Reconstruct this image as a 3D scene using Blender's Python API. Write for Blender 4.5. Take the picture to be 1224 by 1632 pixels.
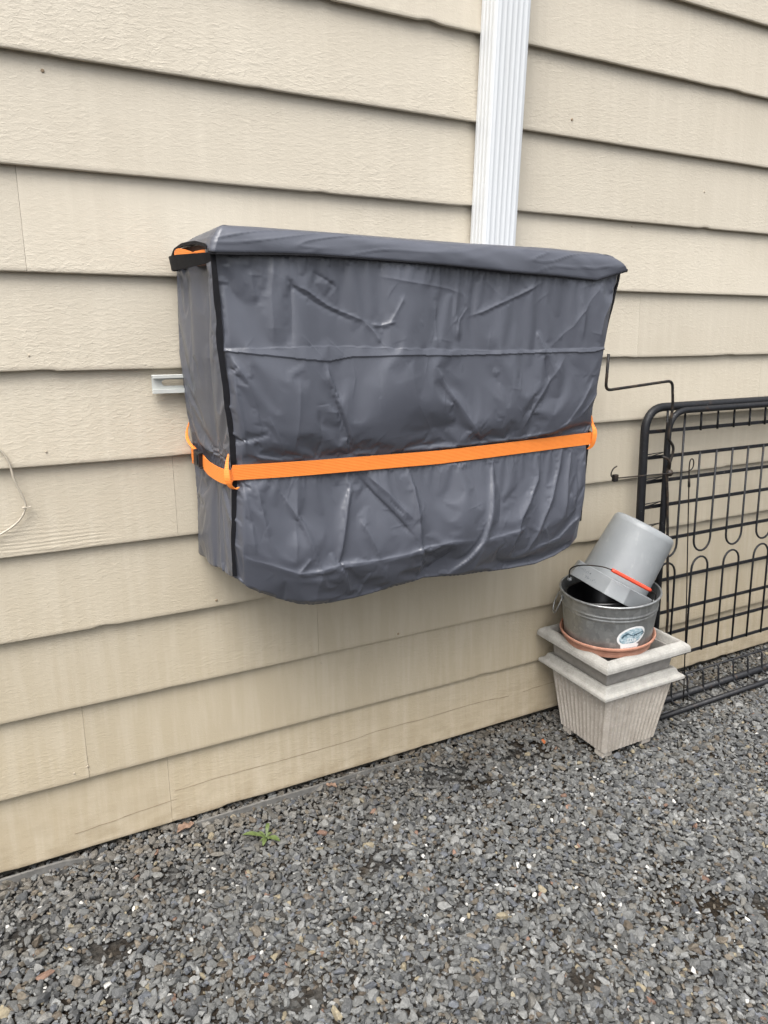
import bpy, bmesh, math, random
import numpy as np
from mathutils import Vector, Matrix

for o in list(bpy.data.objects):
    bpy.data.objects.remove(o)
SC = bpy.context.scene
COL = SC.collection
rng = np.random.default_rng(11)
random.seed(5)

# ---------------------------------------------------------------- camera
cam_data = bpy.data.cameras.new('camera')
cam = bpy.data.objects.new('camera', cam_data)
COL.objects.link(cam)
cam_data.sensor_fit = 'VERTICAL'
cam_data.sensor_height = 36.0
cam_data.lens = 1192.19 / 1632.0 * 36.0
cam_data.clip_start = 0.05
cam_data.clip_end = 400.0
_r = Vector((.8785, -.4773, .0208)).normalized()
_f = Vector((.4642, .8425, -.2734)).normalized()
_u = _r.cross(_f).normalized()
cam.matrix_world = Matrix(((_r.x, _u.x, -_f.x, 0.0),
                           (_r.y, _u.y, -_f.y, -1.77315),
                           (_r.z, _u.z, -_f.z, 1.40717),
                           (0, 0, 0, 1)))
SC.camera = cam

# ---------------------------------------------------------------- light
SUN_EL, SUN_AZ = math.radians(59), math.radians(-140)   # azimuth from +x, seen from above
world = bpy.data.worlds.new('World')
SC.world = world
world.use_nodes = True
wn, wl = world.node_tree.nodes, world.node_tree.links
wn.clear()
sky = wn.new('ShaderNodeTexSky')
sky.sky_type = 'NISHITA'
sky.sun_disc = False
sky.sun_elevation = SUN_EL
sky.sun_rotation = math.pi / 2 - SUN_AZ
sky.air_density = 1.0
sky.dust_density = 3.0
hs = wn.new('ShaderNodeHueSaturation')
hs.inputs['Saturation'].default_value = 0.20
bg = wn.new('ShaderNodeBackground')
bg.inputs['Strength'].default_value = 0.15
wo = wn.new('ShaderNodeOutputWorld')
wl.new(sky.outputs[0], hs.inputs['Color'])
# overcast: the cloud deck is brighter overhead than near the horizon
wtc = wn.new('ShaderNodeTexCoord'); wsx = wn.new('ShaderNodeSeparateXYZ'); wl.new(wtc.outputs['Generated'], wsx.inputs[0])
wmr = wn.new('ShaderNodeMapRange'); wmr.inputs['From Min'].default_value = 0.0; wmr.inputs['From Max'].default_value = 0.8
wmr.inputs['To Min'].default_value = 0.32; wmr.inputs['To Max'].default_value = 1.5
wl.new(wsx.outputs[2], wmr.inputs['Value'])
wmx = wn.new('ShaderNodeVectorMath'); wmx.operation = 'SCALE'
wl.new(hs.outputs[0], wmx.inputs[0]); wl.new(wmr.outputs[0], wmx.inputs['Scale'])
wl.new(wmx.outputs[0], bg.inputs['Color'])
wl.new(bg.outputs[0], wo.inputs['Surface'])
sun_data = bpy.data.lights.new('sun', 'SUN')
sun_data.energy = 1.3
sun_data.angle = math.radians(45)
sun_data.color = (1.0, 0.955, 0.89)
sun = bpy.data.objects.new('sun', sun_data)
COL.objects.link(sun)
_d = Vector((math.cos(SUN_AZ) * math.cos(SUN_EL), math.sin(SUN_AZ) * math.cos(SUN_EL), math.sin(SUN_EL)))
sun.rotation_euler = _d.to_track_quat('Z', 'Y').to_euler()
sun.location = (0, -3, 6)
SC.view_settings.view_transform = 'Standard'
SC.view_settings.look = 'None'
SC.view_settings.exposure = 0.98
SC.view_settings.gamma = 1.0
SC.view_settings.use_curve_mapping = False

# ---------------------------------------------------------------- helpers
def link(o, parent=None):
    COL.objects.link(o)
    if parent is not None:
        o.parent = parent
        o.matrix_parent_inverse = parent.matrix_world.inverted()
    return o

def tag(o, label, cat, group=None, kind=None):
    if label: o['label'] = label
    if cat: o['category'] = cat
    if group: o['group'] = group
    if kind: o['kind'] = kind
    return o

def empty(name, loc, label, cat, group=None):
    o = bpy.data.objects.new(name, None)
    o.empty_display_size = 0.05
    o.location = loc
    o.matrix_world = Matrix.Translation(loc)
    COL.objects.link(o)
    return tag(o, label, cat, group)

def mesh_obj(name, verts, faces, m, parent=None, smooth=False):
    me = bpy.data.meshes.new(name)
    me.from_pydata([tuple(map(float, v)) for v in verts], [], [tuple(map(int, f)) for f in faces])
    me.materials.append(m)
    if smooth:
        me.polygons.foreach_set('use_smooth', [True] * len(me.polygons))
    me.update()
    o = bpy.data.objects.new(name, me)
    return link(o, parent)

class MB:
    """collects shapes for ONE mesh object"""
    def __init__(self):
        self.v, self.f = [], []
    def add(self, vs, fs):
        n = len(self.v)
        self.v += [tuple(map(float, v)) for v in vs]
        self.f += [tuple(i + n for i in f) for f in fs]
        return self
    def box(self, a, b, M=None):
        (x0, y0, z0), (x1, y1, z1) = a, b
        vs = [(x0,y0,z0),(x1,y0,z0),(x1,y1,z0),(x0,y1,z0),(x0,y0,z1),(x1,y0,z1),(x1,y1,z1),(x0,y1,z1)]
        if M is not None: vs = [M @ Vector(v) for v in vs]
        return self.add(vs, [(0,3,2,1),(4,5,6,7),(0,1,5,4),(1,2,6,5),(2,3,7,6),(3,0,4,7)])
    def tube(self, pts, r, n=10, caps=True, closed=False):
        pts = [Vector(p) for p in pts]
        rs = r if isinstance(r, (list, tuple)) else [r] * len(pts)
        N = len(pts)
        tan = []
        for i in range(N):
            if closed: t = pts[(i+1) % N] - pts[i-1]
            else: t = pts[min(i+1, N-1)] - pts[max(i-1, 0)]
            tan.append(t.normalized())
        a = Vector((0,0,1)) if abs(tan[0].z) < 0.9 else Vector((1,0,0))
        nrm = (a - tan[0] * a.dot(tan[0])).normalized()
        vs = []
        for i in range(N):
            nrm = (nrm - tan[i] * nrm.dot(tan[i])).normalized()
            bi = tan[i].cross(nrm)
            for k in range(n):
                th = 2 * math.pi * k / n
                vs.append(pts[i] + (nrm * math.cos(th) + bi * math.sin(th)) * rs[i])
        fs = []
        for i in range(N if closed else N - 1):
            j = (i + 1) % N
            for k in range(n):
                k2 = (k + 1) % n
                fs.append((i*n+k, i*n+k2, j*n+k2, j*n+k))
        if caps and not closed:
            fs.append(tuple(range(n))[::-1]); fs.append(tuple((N-1)*n + k for k in range(n)))
        return self.add(vs, fs)
    def lathe(self, prof, n=64, M=None, closed_prof=False):
        vs = []
        for r, z in prof:
            for k in range(n):
                a = 2*math.pi*k/n
                p = Vector((r*math.cos(a), r*math.sin(a), z))
                vs.append(M @ p if M is not None else p)
        fs = []
        m = len(prof)
        for i in range(m if closed_prof else m-1):
            j = (i+1) % m
            for k in range(n):
                k2 = (k+1) % n
                fs.append((i*n+k, i*n+k2, j*n+k2, j*n+k))
        return self.add(vs, fs)
    def build(self, name, m, parent=None, smooth=False, bevel=0, angle=None):
        o = mesh_obj(name, self.v, self.f, m, parent, smooth or angle is not None)
        if angle is not None:
            set_sharp(o.data, angle)
        if bevel:
            b = o.modifiers.new('bevel', 'BEVEL'); b.width = bevel; b.segments = 3; b.limit_method = 'ANGLE'
            b.angle_limit = math.radians(35)
        return o

def set_sharp(me, deg):
    bm = bmesh.new(); bm.from_mesh(me)
    lim = math.radians(deg)
    for e in bm.edges:
        if len(e.link_faces) == 2 and e.calc_face_angle(0) > lim: e.smooth = False
    bm.to_mesh(me); bm.free()

def smooth_path(pts, it=2, closed=False):
    """corner cutting: rounds the bends of a polyline"""
    pts = [Vector(p) for p in pts]
    for _ in range(it):
        new = [] if closed else [pts[0]]
        n = len(pts)
        for i in range(n if closed else n-1):
            a, b = pts[i], pts[(i+1) % n]
            new += [a.lerp(b, .25), a.lerp(b, .75)]
        if not closed: new.append(pts[-1])
        pts = new
    return pts

def fillet(pts, r, seg=6):
    """polyline with circular bends of radius about r"""
    pts = [Vector(p) for p in pts]
    out = [pts[0]]
    for i in range(1, len(pts)-1):
        p = pts[i]; a = (pts[i-1]-p); b = (pts[i+1]-p)
        d = min(r, a.length*.49, b.length*.49)
        A, B = p + a.normalized()*d, p + b.normalized()*d
        for k in range(seg+1):
            t = k/seg
            out.append(A*(1-t)**2 + p*2*t*(1-t) + B*t*t)
    out.append(pts[-1])
    return out

# numpy value noise --------------------------------------------------
def _hash(ix, iy, s):
    h = (ix.astype(np.int64)*374761393 + iy.astype(np.int64)*668265263 + s*974634777) & 0x7fffffff
    h = ((h ^ (h >> 13)) * 1274126177) & 0x7fffffff
    return ((h ^ (h >> 16)) & 0xffffff) / float(0xffffff) * 2 - 1
def vnoise(x, y, s=0):
    x = np.asarray(x, float); y = np.asarray(y, float)
    ix, iy = np.floor(x), np.floor(y); fx, fy = x-ix, y-iy
    fx = fx*fx*fx*(fx*(fx*6-15)+10); fy = fy*fy*fy*(fy*(fy*6-15)+10)
    a, b = _hash(ix, iy, s), _hash(ix+1, iy, s)
    c, d = _hash(ix, iy+1, s), _hash(ix+1, iy+1, s)
    return (a*(1-fx)+b*fx)*(1-fy) + (c*(1-fx)+d*fx)*fy
def fbm(x, y, s=0, o=4):
    t = 0; a = 1
    for k in range(o):
        t = t + a*vnoise(x*2**k+k*17.3, y*2**k-k*9.1, s+k); a *= .5
    return t
def seg_dist(X, Z, pts):
    """signed distance to a polyline and the position 0..1 along it"""
    best = np.full(X.shape, 1e9); sg = np.zeros(X.shape); tt = np.zeros(X.shape)
    P = np.array(pts, float)
    L = np.hypot(*(P[1:]-P[:-1]).T); tot = L.sum(); acc = 0
    for i in range(len(L)):
        a, b = P[i], P[i+1]; d = (b-a)/L[i]
        t = np.clip((X-a[0])*d[0] + (Z-a[1])*d[1], 0, L[i])
        px, pz = a[0]+d[0]*t, a[1]+d[1]*t
        dx, dz = X-px, Z-pz
        dist = np.hypot(dx, dz)
        s = np.sign(dx*-d[1] + dz*d[0])
        m = dist < best
        best[m] = dist[m]; sg[m] = s[m]; tt[m] = ((acc+t)/tot)[m]
        acc += L[i]
    return best, sg, tt

# ---------------------------------------------------------------- materials
class Mat:
    def __init__(self, name, base=(.5,.5,.5), rough=.5, spec=.5, metal=0.0):
        self.m = bpy.data.materials.new(name); self.m.use_nodes = True
        self.n, self.l = self.m.node_tree.nodes, self.m.node_tree.links
        self.b = self.n['Principled BSDF']
        self.b.inputs['Base Color'].default_value = (*base, 1)
        self.b.inputs['Roughness'].default_value = rough
        self.b.inputs['Metallic'].default_value = metal
        self.b.inputs['Specular IOR Level'].default_value = spec
        self.base = base
        self.tc = None; self.h = None
    def co(self, scale=(1,1,1), rot=(0,0,0)):
        if self.tc is None: self.tc = self.n.new('ShaderNodeTexCoord')
        mp = self.n.new('ShaderNodeMapping'); mp.inputs['Scale'].default_value = scale
        mp.inputs['Rotation'].default_value = rot
        self.l.new(self.tc.outputs['Object'], mp.inputs['Vector'])
        return mp.outputs[0]
    def noise(self, scale, stretch=(1,1,1), detail=4, rough=.55, dist=0.0, vec=None):
        t = self.n.new('ShaderNodeTexNoise')
        t.inputs['Scale'].default_value = scale; t.inputs['Detail'].default_value = detail
        t.inputs['Roughness'].default_value = rough; t.inputs['Distortion'].default_value = dist
        self.l.new(vec if vec is not None else self.co(stretch), t.inputs['Vector'])
        return t.outputs['Fac']
    def voro(self, scale, stretch=(1,1,1), feature='F1', out='Distance'):
        t = self.n.new('ShaderNodeTexVoronoi'); t.feature = feature
        t.inputs['Scale'].default_value = scale
        self.l.new(self.co(stretch), t.inputs['Vector'])
        return t.outputs[out]
    def ramp(self, fac, stops, interp='LINEAR'):
        r = self.n.new('ShaderNodeValToRGB'); r.color_ramp.interpolation = interp
        e = r.color_ramp.elements
        while len(e) < len(stops): e.new(.5)
        for i, (p, c) in enumerate(stops):
            e[i].position = p
            e[i].color = (c, c, c, 1) if not isinstance(c, (tuple, list)) else (*c, 1)
        self.l.new(fac, r.inputs[0])
        return r.outputs[0]
    def math(self, op, a, b=None, clamp=False):
        t = self.n.new('ShaderNodeMath'); t.operation = op; t.use_clamp = clamp
        for i, x in enumerate((a, b)):
            if x is None: continue
            if isinstance(x, (int, float)): t.inputs[i].default_value = x
            else: self.l.new(x, t.inputs[i])
        return t.outputs[0]
    def mix(self, fac, a, b, mode='MIX'):
        t = self.n.new('ShaderNodeMix'); t.data_type = 'RGBA'; t.blend_type = mode
        for nm, x in (('Factor', fac), ('A', a), ('B', b)):
            sock = [s for s in t.inputs if s.name == nm and s.type == ('VALUE' if nm == 'Factor' else 'RGBA')][0]
            if isinstance(x, (int, float)): sock.default_value = x
            elif isinstance(x, tuple): sock.default_value = (*x, 1)
            else: self.l.new(x, sock)
        return [s for s in t.outputs if s.type == 'RGBA'][0]
    def color(self, sock): self.l.new(sock, self.b.inputs['Base Color']); return self
    def rough(self, sock): self.l.new(sock, self.b.inputs['Roughness']); return self
    def bump(self, sock, dist=.001, strength=1.0):
        t = self.n.new('ShaderNodeBump'); t.inputs['Distance'].default_value = dist
        t.inputs['Strength'].default_value = strength
        self.l.new(sock, t.inputs['Height'])
        if self.h is not None: self.l.new(self.h, t.inputs['Normal'])
        self.h = t.outputs[0]; self.l.new(self.h, self.b.inputs['Normal'])
        return self
    def attr(self, name, out='Color'):
        t = self.n.new('ShaderNodeAttribute'); t.attribute_name = name
        return t.outputs[out]
    def sep(self, vec, axis):
        t = self.n.new('ShaderNodeSeparateXYZ'); self.l.new(vec, t.inputs[0]); return t.outputs[axis]

def simple(name, base, rough=.5, spec=.5, metal=0.0, var=.12, vscale=40, bump=0.0, bscale=300):
    k = Mat(name, base, rough, spec, metal)
    f = k.noise(vscale, detail=5)
    lo = tuple(c*(1-var) for c in base); hi = tuple(min(1, c*(1+var)) for c in base)
    k.color(k.ramp(f, [(.3, lo), (.7, hi)]))
    k.rough(k.ramp(k.noise(vscale*.6), [(.3, max(.05, rough-.07)), (.7, min(1, rough+.08))]))
    if bump: k.bump(k.noise(bscale, detail=3), bump)
    return k.m

# painted lap siding: embossed fibre board, faint vertical roller marks, darker and yellower towards the ground, splashed dirt at the foot
k = Mat('painted siding', (.56, .5, .4), .55, .35)
att = k.attr('board')                                   # (random, random, random) per board
vadd = k.n.new('ShaderNodeVectorMath'); vadd.operation = 'MULTIPLY_ADD'
k.l.new(att, vadd.inputs[0]); vadd.inputs[1].default_value = (40, 40, 40)
k.tc = k.n.new('ShaderNodeTexCoord'); k.l.new(k.tc.outputs['Object'], vadd.inputs[2])
def bco(scale):
    mp = k.n.new('ShaderNodeMapping'); mp.inputs['Scale'].default_value = scale
    k.l.new(vadd.outputs[0], mp.inputs['Vector']); return mp.outputs[0]
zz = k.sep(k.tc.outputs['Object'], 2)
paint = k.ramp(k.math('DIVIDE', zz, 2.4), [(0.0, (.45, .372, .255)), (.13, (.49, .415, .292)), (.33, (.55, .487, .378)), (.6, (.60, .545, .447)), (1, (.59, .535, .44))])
blot = k.noise(2.2, detail=5, rough=.6, vec=bco((1, 1, 1.6)))
paint = k.mix(k.ramp(blot, [(.35, 0.0), (.75, .32)]), paint, (.47, .41, .315))
roll = k.noise(26, detail=3, vec=bco((1.6, 1, .12)))
paint = k.mix(k.ramp(roll, [(.42, 0.0), (.8, .30)]), paint, (.70, .64, .53))
tint = k.ramp(k.sep(att, 0), [(0, .91), (1, 1.0)])
paint = k.mix(1.0, paint, tint, 'MULTIPLY')
spot = k.noise(75, detail=2, vec=bco((1, 1, 1)))
paint = k.mix(k.ramp(spot, [(.80, 0.0), (.84, .5)]), paint, (.25, .20, .14))
# splashed dirt along the lowest boards
dirt = k.math('MULTIPLY', k.ramp(zz, [(.02, .75), (.10, .25), (.3, 0.0)]), k.ramp(k.noise(14, detail=6, vec=bco((1, 1, 2.5))), [(.4, 0.0), (.75, 1.0)]))
paint = k.mix(dirt, paint, (.27, .21, .13))
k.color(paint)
k.rough(k.ramp(k.noise(60, vec=bco((1, 1, 1))), [(.3, .45), (.7, .62)]))
emb = k.noise(105, detail=4, rough=.6, dist=.6, vec=bco((.6, 1, 1.4)))
emb = k.ramp(emb, [(.36, 0.0), (.55, .45), (.70, 1.0)])
amt = k.ramp(k.noise(2.6, detail=2, vec=bco((.5, 1, 1.5))), [(.30, .30), (.62, 1.0)])
k.bump(k.math('MULTIPLY', emb, amt), .00062, 1.0)
gw = k.n.new('ShaderNodeTexWave'); gw.wave_type = 'BANDS'; gw.bands_direction = 'Z'
gw.inputs['Scale'].default_value = 34; gw.inputs['Distortion'].default_value = 7.0
gw.inputs['Detail'].default_value = 4; gw.inputs['Detail Scale'].default_value = 1.1
k.l.new(bco((.16, 1, 1)), gw.inputs['Vector'])
gsel = k.ramp(k.math('MULTIPLY', k.sep(att, 1), k.ramp(k.noise(2.4, detail=2, vec=bco((.6, 1, 1))), [(.36, 0.0), (.56, 1.0)])), [(.55, 0.0), (.75, 1.0)])
k.bump(k.math('MULTIPLY', gw.outputs['Fac'], gsel), .00045, 1.0)
k.bump(k.noise(420, detail=2, vec=bco((1, 1, 1))), .00035, 1.0)
M_SIDING = k.m

M_DARK = simple('dark sheathing', (.05, .045, .04), .9)
M_CONC = simple('foundation concrete', (.17, .155, .13), .9, var=.25, bump=.004, bscale=60)
M_NAIL = simple('rusty nail head', (.27, .20, .13), .7)
M_PUTTY = simple('painted nail head', (.45, .39, .30), .6)

# glossy slate polyester
k = Mat('slate polyester', (.1, .105, .135), .34, .65)
k.color(k.ramp(k.noise(9, detail=4), [(.3, (.069, .074, .093)), (.7, (.082, .088, .109))]))
k.rough(k.ramp(k.noise(20, detail=4), [(.3, .29), (.7, .38)]))
ws = k.n.new('ShaderNodeTexVoronoi'); ws.distance = 'CHEBYCHEV'; ws.inputs['Scale'].default_value = 900
ws.inputs['Randomness'].default_value = .15; k.l.new(k.co(), ws.inputs['Vector'])
k.bump(ws.outputs['Distance'], .00016, 1.0)
k.bump(k.noise(30, detail=1), .0002, .5)
M_FAB = k.m
M_BIND = simple('black webbing', (.006, .006, .008), .75, .25, var=.3, bump=.0004, bscale=900)
M_LINING = simple('cover lining', (.07, .035, .025), .8)

k = Mat('orange webbing', (.95, .25, .03), .6, .35)
wv = k.n.new('ShaderNodeTexWave'); wv.wave_type = 'BANDS'; wv.bands_direction = 'Z'
wv.inputs['Scale'].default_value = 95; wv.inputs['Distortion'].default_value = .0
k.l.new(k.co(), wv.inputs['Vector'])
k.color(k.mix(wv.outputs['Fac'], k.ramp(k.noise(60), [(.3, (.74, .17, .022)), (.7, (.84, .215, .03))]), (.93, .30, .06)))
k.bump(wv.outputs['Fac'], .0002, 1.0)
k.bump(k.noise(700, (1, 1, 1)), .0003)
M_ORANGE = k.m
M_BUCKLE = simple('black plastic', (.012, .012, .014), .35, .5)

k = Mat('white enamelled aluminium', (.72, .74, .76), .34, .5)
k.color(k.mix(k.ramp(k.noise(16, (1, 1, .1), detail=6, rough=.65), [(.45, 0.0), (.8, .45)]), (.64, .66, .675), (.47, .47, .455)))
k.rough(k.ramp(k.noise(25, detail=4), [(.3, .28), (.7, .45)]))
M_WHITE = k.m
M_RAIL = simple('pale galvanised rail', (.60, .615, .585), .42, .5, var=.06)
M_CABLE = simple('painted cable', (.47, .42, .34), .5)
k = Mat('black powder coat', (.009, .0095, .012), .48, .4)
c0 = k.ramp(k.noise(60, detail=5), [(.3, (.007, .0075, .0095)), (.7, (.013, .0135, .016))])
c0 = k.mix(k.ramp(k.noise(55, detail=6, rough=.7), [(.66, 0.0), (.69, .85)]), c0, (.20, .20, .20))
c0 = k.mix(k.ramp(k.noise(33, detail=5), [(.62, 0.0), (.72, .6)]), c0, (.05, .028, .016))
k.color(c0); k.rough(k.ramp(k.noise(80), [(.3, .4), (.7, .6)]))
k.bump(k.noise(500), .0005)
M_IRON = k.m
k = Mat('rusty stake wire', (.03, .025, .02), .55, .4)
k.color(k.ramp(k.noise(45, detail=5), [(.45, (.011, .010, .010)), (.66, (.05, .034, .022))]))
M_STAKE = k.m

# weathered stone-look resin
k = Mat('weathered resin', (.5, .46, .4), .75, .3)
c0 = k.ramp(k.noise(20, detail=7, rough=.65), [(.3, (.37, .33, .285)), (.5, (.44, .40, .35)), (.72, (.50, .462, .412))])
c0 = k.mix(k.ramp(k.noise(160, detail=3), [(.55, 0.0), (.75, .5)]), c0, (.72, .69, .64))
c0 = k.mix(k.ramp(k.noise(7, (1, 1, .35), detail=6), [(.52, 0.0), (.8, .35)]), c0, (.25, .21, .16))
k.color(c0)
k.bump(k.noise(260, detail=4), .0008)
M_RESIN = k.m
k = Mat('grey weathered resin', (.42, .41, .38), .7, .3)
c0 = k.ramp(k.noise(26, detail=7, rough=.65), [(.3, (.29, .28, .255)), (.5, (.36, .348, .318)), (.72, (.425, .41, .378))])
c0 = k.mix(k.ramp(k.noise(190, detail=3), [(.5, 0.0), (.72, .28)]), c0, (.60, .59, .56))
k.color(c0)
k.bump(k.noise(260, detail=4), .0007)
M_RESIN2 = k.m
M_RESIN_IN = simple('smooth grey resin', (.27, .255, .235), .6, var=.15)
k = Mat('terracotta', (.5, .25, .17), .8, .25)
k.color(k.ramp(k.noise(30, detail=6), [(.3, (.36, .17, .115)), (.55, (.46, .235, .165)), (.75, (.56, .36, .28))]))
k.bump(k.noise(300), .0005)
M_TERRA = k.m

k = Mat('galvanised steel', (.42, .43, .43), .42, .5, .85)
sp = k.voro(70, (1, 1, .7), 'F1', 'Color')
bw = k.n.new('ShaderNodeRGBToBW'); k.l.new(sp, bw.inputs[0])
c0 = k.ramp(bw.outputs[0], [(.2, (.33, .34, .34)), (.8, (.43, .44, .44))])
c0 = k.mix(k.ramp(k.noise(11, detail=6, rough=.7), [(.45, 0.0), (.7, .65)]), c0, (.27, .27, .255))
c0 = k.mix(k.ramp(k.noise(38, detail=5), [(.62, 0.0), (.74, .6)]), c0, (.62, .63, .62))
k.color(c0)
k.rough(k.ramp(k.noise(16, detail=5), [(.3, .36), (.7, .6)]))
k.bump(k.noise(40, detail=3), .0012)
M_GALV = k.m
k = Mat('grey bucket plastic', (.33, .345, .355), .38, .5)
c0 = k.ramp(k.noise(9, detail=5), [(.35, (.245, .26, .268)), (.7, (.30, .315, .325))])
c0 = k.mix(k.ramp(k.noise(45, (1, 1, .3), detail=6), [(.58, 0.0), (.75, .35)]), c0, (.45, .46, .46))
k.color(c0); k.rough(k.ramp(k.noise(30, detail=5), [(.3, .3), (.7, .5)]))
k.bump(k.noise(160, detail=3), .0003)
M_BUCKET = k.m
M_INK = simple('faded marker ink', (.10, .11, .12), .6)
M_RED = simple('red handle plastic', (.72, .075, .035), .4, .5, var=.1)
M_BLACKP = simple('black nursery plastic', (.012, .012, .013), .35, .5)
M_LABEL = simple('sticker paper', (.78, .78, .77), .45, var=.05, vscale=60)
k = Mat('sticker picture', (.3, .5, .6), .4)
k.color(k.ramp(k.noise(90, (1, 1, 1.8), detail=5), [(.34, (.09, .14, .17)), (.44, (.26, .38, .44)), (.56, (.42, .53, .58)), (.70, (.70, .74, .76))]))
M_STICK = k.m
M_STICKINK = simple('sticker ink', (.05, .09, .12), .5)
M_STICKGREY = simple('sticker print grey', (.42, .42, .42), .5)

# ground: dark soil and crushed stone dust
k = Mat('gravel bed', (.06, .055, .05), .95, .2)
vc = k.voro(70, (1, 1, 1), 'F1', 'Color'); bw = k.n.new('ShaderNodeRGBToBW'); k.l.new(vc, bw.inputs[0])
g = k.ramp(bw.outputs[0], [(.1, (.03, .028, .026)), (.6, (.07, .07, .067)), (.9, (.15, .15, .145))])
soil = k.ramp(k.noise(50, detail=6), [(.3, (.018, .014, .010)), (.7, (.05, .038, .026))])
k.color(k.mix(k.ramp(k.noise(3, detail=5), [(.42, 0.0), (.6, 1.0)]), soil, g))
k.bump(k.voro(70), .012)
k.bump(k.noise(200, detail=4), .004)
M_GROUND = k.m
k = Mat('crushed stone', (.15, .15, .15), .8, .3)
ca = k.attr('stone')
ca = k.mix(1.0, ca, k.ramp(k.noise(120, detail=6, rough=.7), [(.25, .62), (.5, 1.0), (.78, 1.45)]), 'MULTIPLY')
ca = k.mix(k.ramp(k.noise(320, detail=2), [(.66, 0.0), (.74, .5)]), ca, (.38, .38, .37))
k.color(ca); k.rough(k.ramp(k.noise(100), [(.3, .6), (.7, .9)]))
k.bump(k.noise(380, detail=4), .0014)
M_STONE = k.m
M_EDGE = simple('weathered grey edging', (.15, .145, .135), .7, var=.3)
k = Mat('weed leaf', (.10, .22, .03), .5, .4)
k.color(k.ramp(k.noise(60), [(.3, (.07, .10, .03)), (.7, (.12, .16, .05))])); k.b.inputs['Subsurface Weight'].default_value = 0.0
M_WEED = k.m
k = Mat('dead leaf', (.3, .17, .1), .85, .2)
k.color(k.ramp(k.noise(50, detail=6), [(.3, (.13, .08, .055)), (.7, (.30, .205, .15))]))
M_LEAF = k.m
M_REDLEAF = simple('red leaf', (.25, .02, .02), .6)

# ================================================================ SETTING
gv = []; gx = np.linspace(-30, 34, 17); gy = np.linspace(-32, 2, 13)
for y in gy:
    for x in gx: gv.append((x, y, -.012))
gf = [(j*17+i, j*17+i+1, (j+1)*17+i+1, (j+1)*17+i) for j in range(12) for i in range(16)]
ground = mesh_obj('ground', gv, gf, M_GROUND)
ground['kind'] = 'structure'

# ================================================================ HOUSE WALL
house = empty('house_wall', (0, 0, 0), 'beige painted lap siding wall of the house, behind everything else', 'wall')
BZ = [.031, .232, .433, .634, .836, 1.038, 1.243, 1.446, 1.650, 1.854, 2.056, 2.253, 2.455, 2.657, 2.859, 3.061]
X0, X1 = -3.2, 8.2
JOINTS = {0: [-2.1, .343, 3.4, 6.1], 1: [-1.2, .147, 2.9, 5.8], 2: [-2.4, .776, 3.95, 7.0], 3: [-.6, 3.0, 6.6], 4: [-1.9, .402, 3.6, 6.9],
          5: [-1.1, 2.55, 6.2], 6: [-2.2, 1.9, 5.5], 7: [-1.5, .125, 3.2, 6.4], 8: [-.9, 2.44, 5.9], 9: [.105, 3.3, 6.7], 10: [-1.2, 1.98, 5.2],
          11: [-2, .9, 4.4], 12: [-.6, 3.1, 6.4], 13: [0, 4], 14: [-1, 2.5, 6]}
vs, fs, bc = [], [], []
for i in range(len(BZ)-1):
    z0, z1 = BZ[i], BZ[i+1]
    hgt = z1 - z0
    cuts = [X0] + JOINTS.get(i, []) + [X1]
    # profile from the hidden top edge down the face, round the drip edge, back underneath
    prof = [(.0165, hgt+.012), (.0148, hgt*.93)]
    prof += [(.0148 - .0148*(1-t), hgt*.93*t) for t in (.86, .72, .58, .44, .30, .16, .06)]
    prof += [(.0000, .0030), (.0007, .0011), (.0022, .0002), (.0060, .0), (.0064, .0150), (.0190, .0152)]
    for c in range(len(cuts)-1):
        a, b = cuts[c]+.0003, cuts[c+1]-.0003
        n = max(2, int((b-a)/.015))
        xs = np.linspace(a, b, n)
        w = .0008*fbm(xs*1.3, xs*0+i*3.7, 7, 2) + .0003*vnoise(xs*9, xs*0+i*5.1, 3)
        nick = vnoise(xs*14, xs*0+i*9.3+c, 21); w += np.where(nick > .70, (nick-.70)*.016, 0)
        yb = -.0012*vnoise(xs*1.1, xs*0+i*2.9+c*7, 5)
        col = (random.random(), random.random()*.62, random.random(), 1)
        if i == 4 and c == 1: col = (.5, .98, .3, 1)
        if i == 5 and c == 0: col = (.6, .86, .7, 1)
        base = len(vs); m = len(prof)
        off = random.uniform(-.0006, .0006)
        for q in range(n):
            for (py, pz) in prof:
                kk = max(0, 1 - pz/(hgt*.2))
                vs.append((xs[q], py + off + yb[q]*(1-pz/hgt), z0 + pz + w[q]*kk)); bc.append(col)
        for q in range(n-1):
            for r in range(m-1):
                fs.append((base+q*m+r, base+q*m+r+1, base+(q+1)*m+r+1, base+(q+1)*m+r))
        fs.append(tuple(base+r for r in range(m))[::-1]); fs.append(tuple(base+(n-1)*m+r for r in range(m)))
sd = mesh_obj('siding', vs, fs, M_SIDING, house, True)
set_sharp(sd.data, 50)
ca = sd.data.attributes.new('board', 'FLOAT_COLOR', 'POINT')
ca.data.foreach_set('color', np.array(bc, np.float32).ravel())
MB().box((X0, .0195, .05), (X1, .16, 3.08)).build('sheathing', M_DARK, house)
MB().box((X0+.01, .045, -.4), (X1-.01, .155, .049)).build('foundation', M_CONC, house)
NAILS = [(.192,1.828),(.112,1.277),(.126,1.069),(.49,.652),(.146,.266),(.113,.256),(1.549,1.899),(2.125,1.759),(.789,.399),(1.035,.446),(1.831,1.638)]
def face_y(z):
    for i in range(len(BZ)-1):
        if BZ[i] <= z < BZ[i+1]: return .0148*(z-BZ[i])/((BZ[i+1]-BZ[i])*.93)
    return 0
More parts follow.
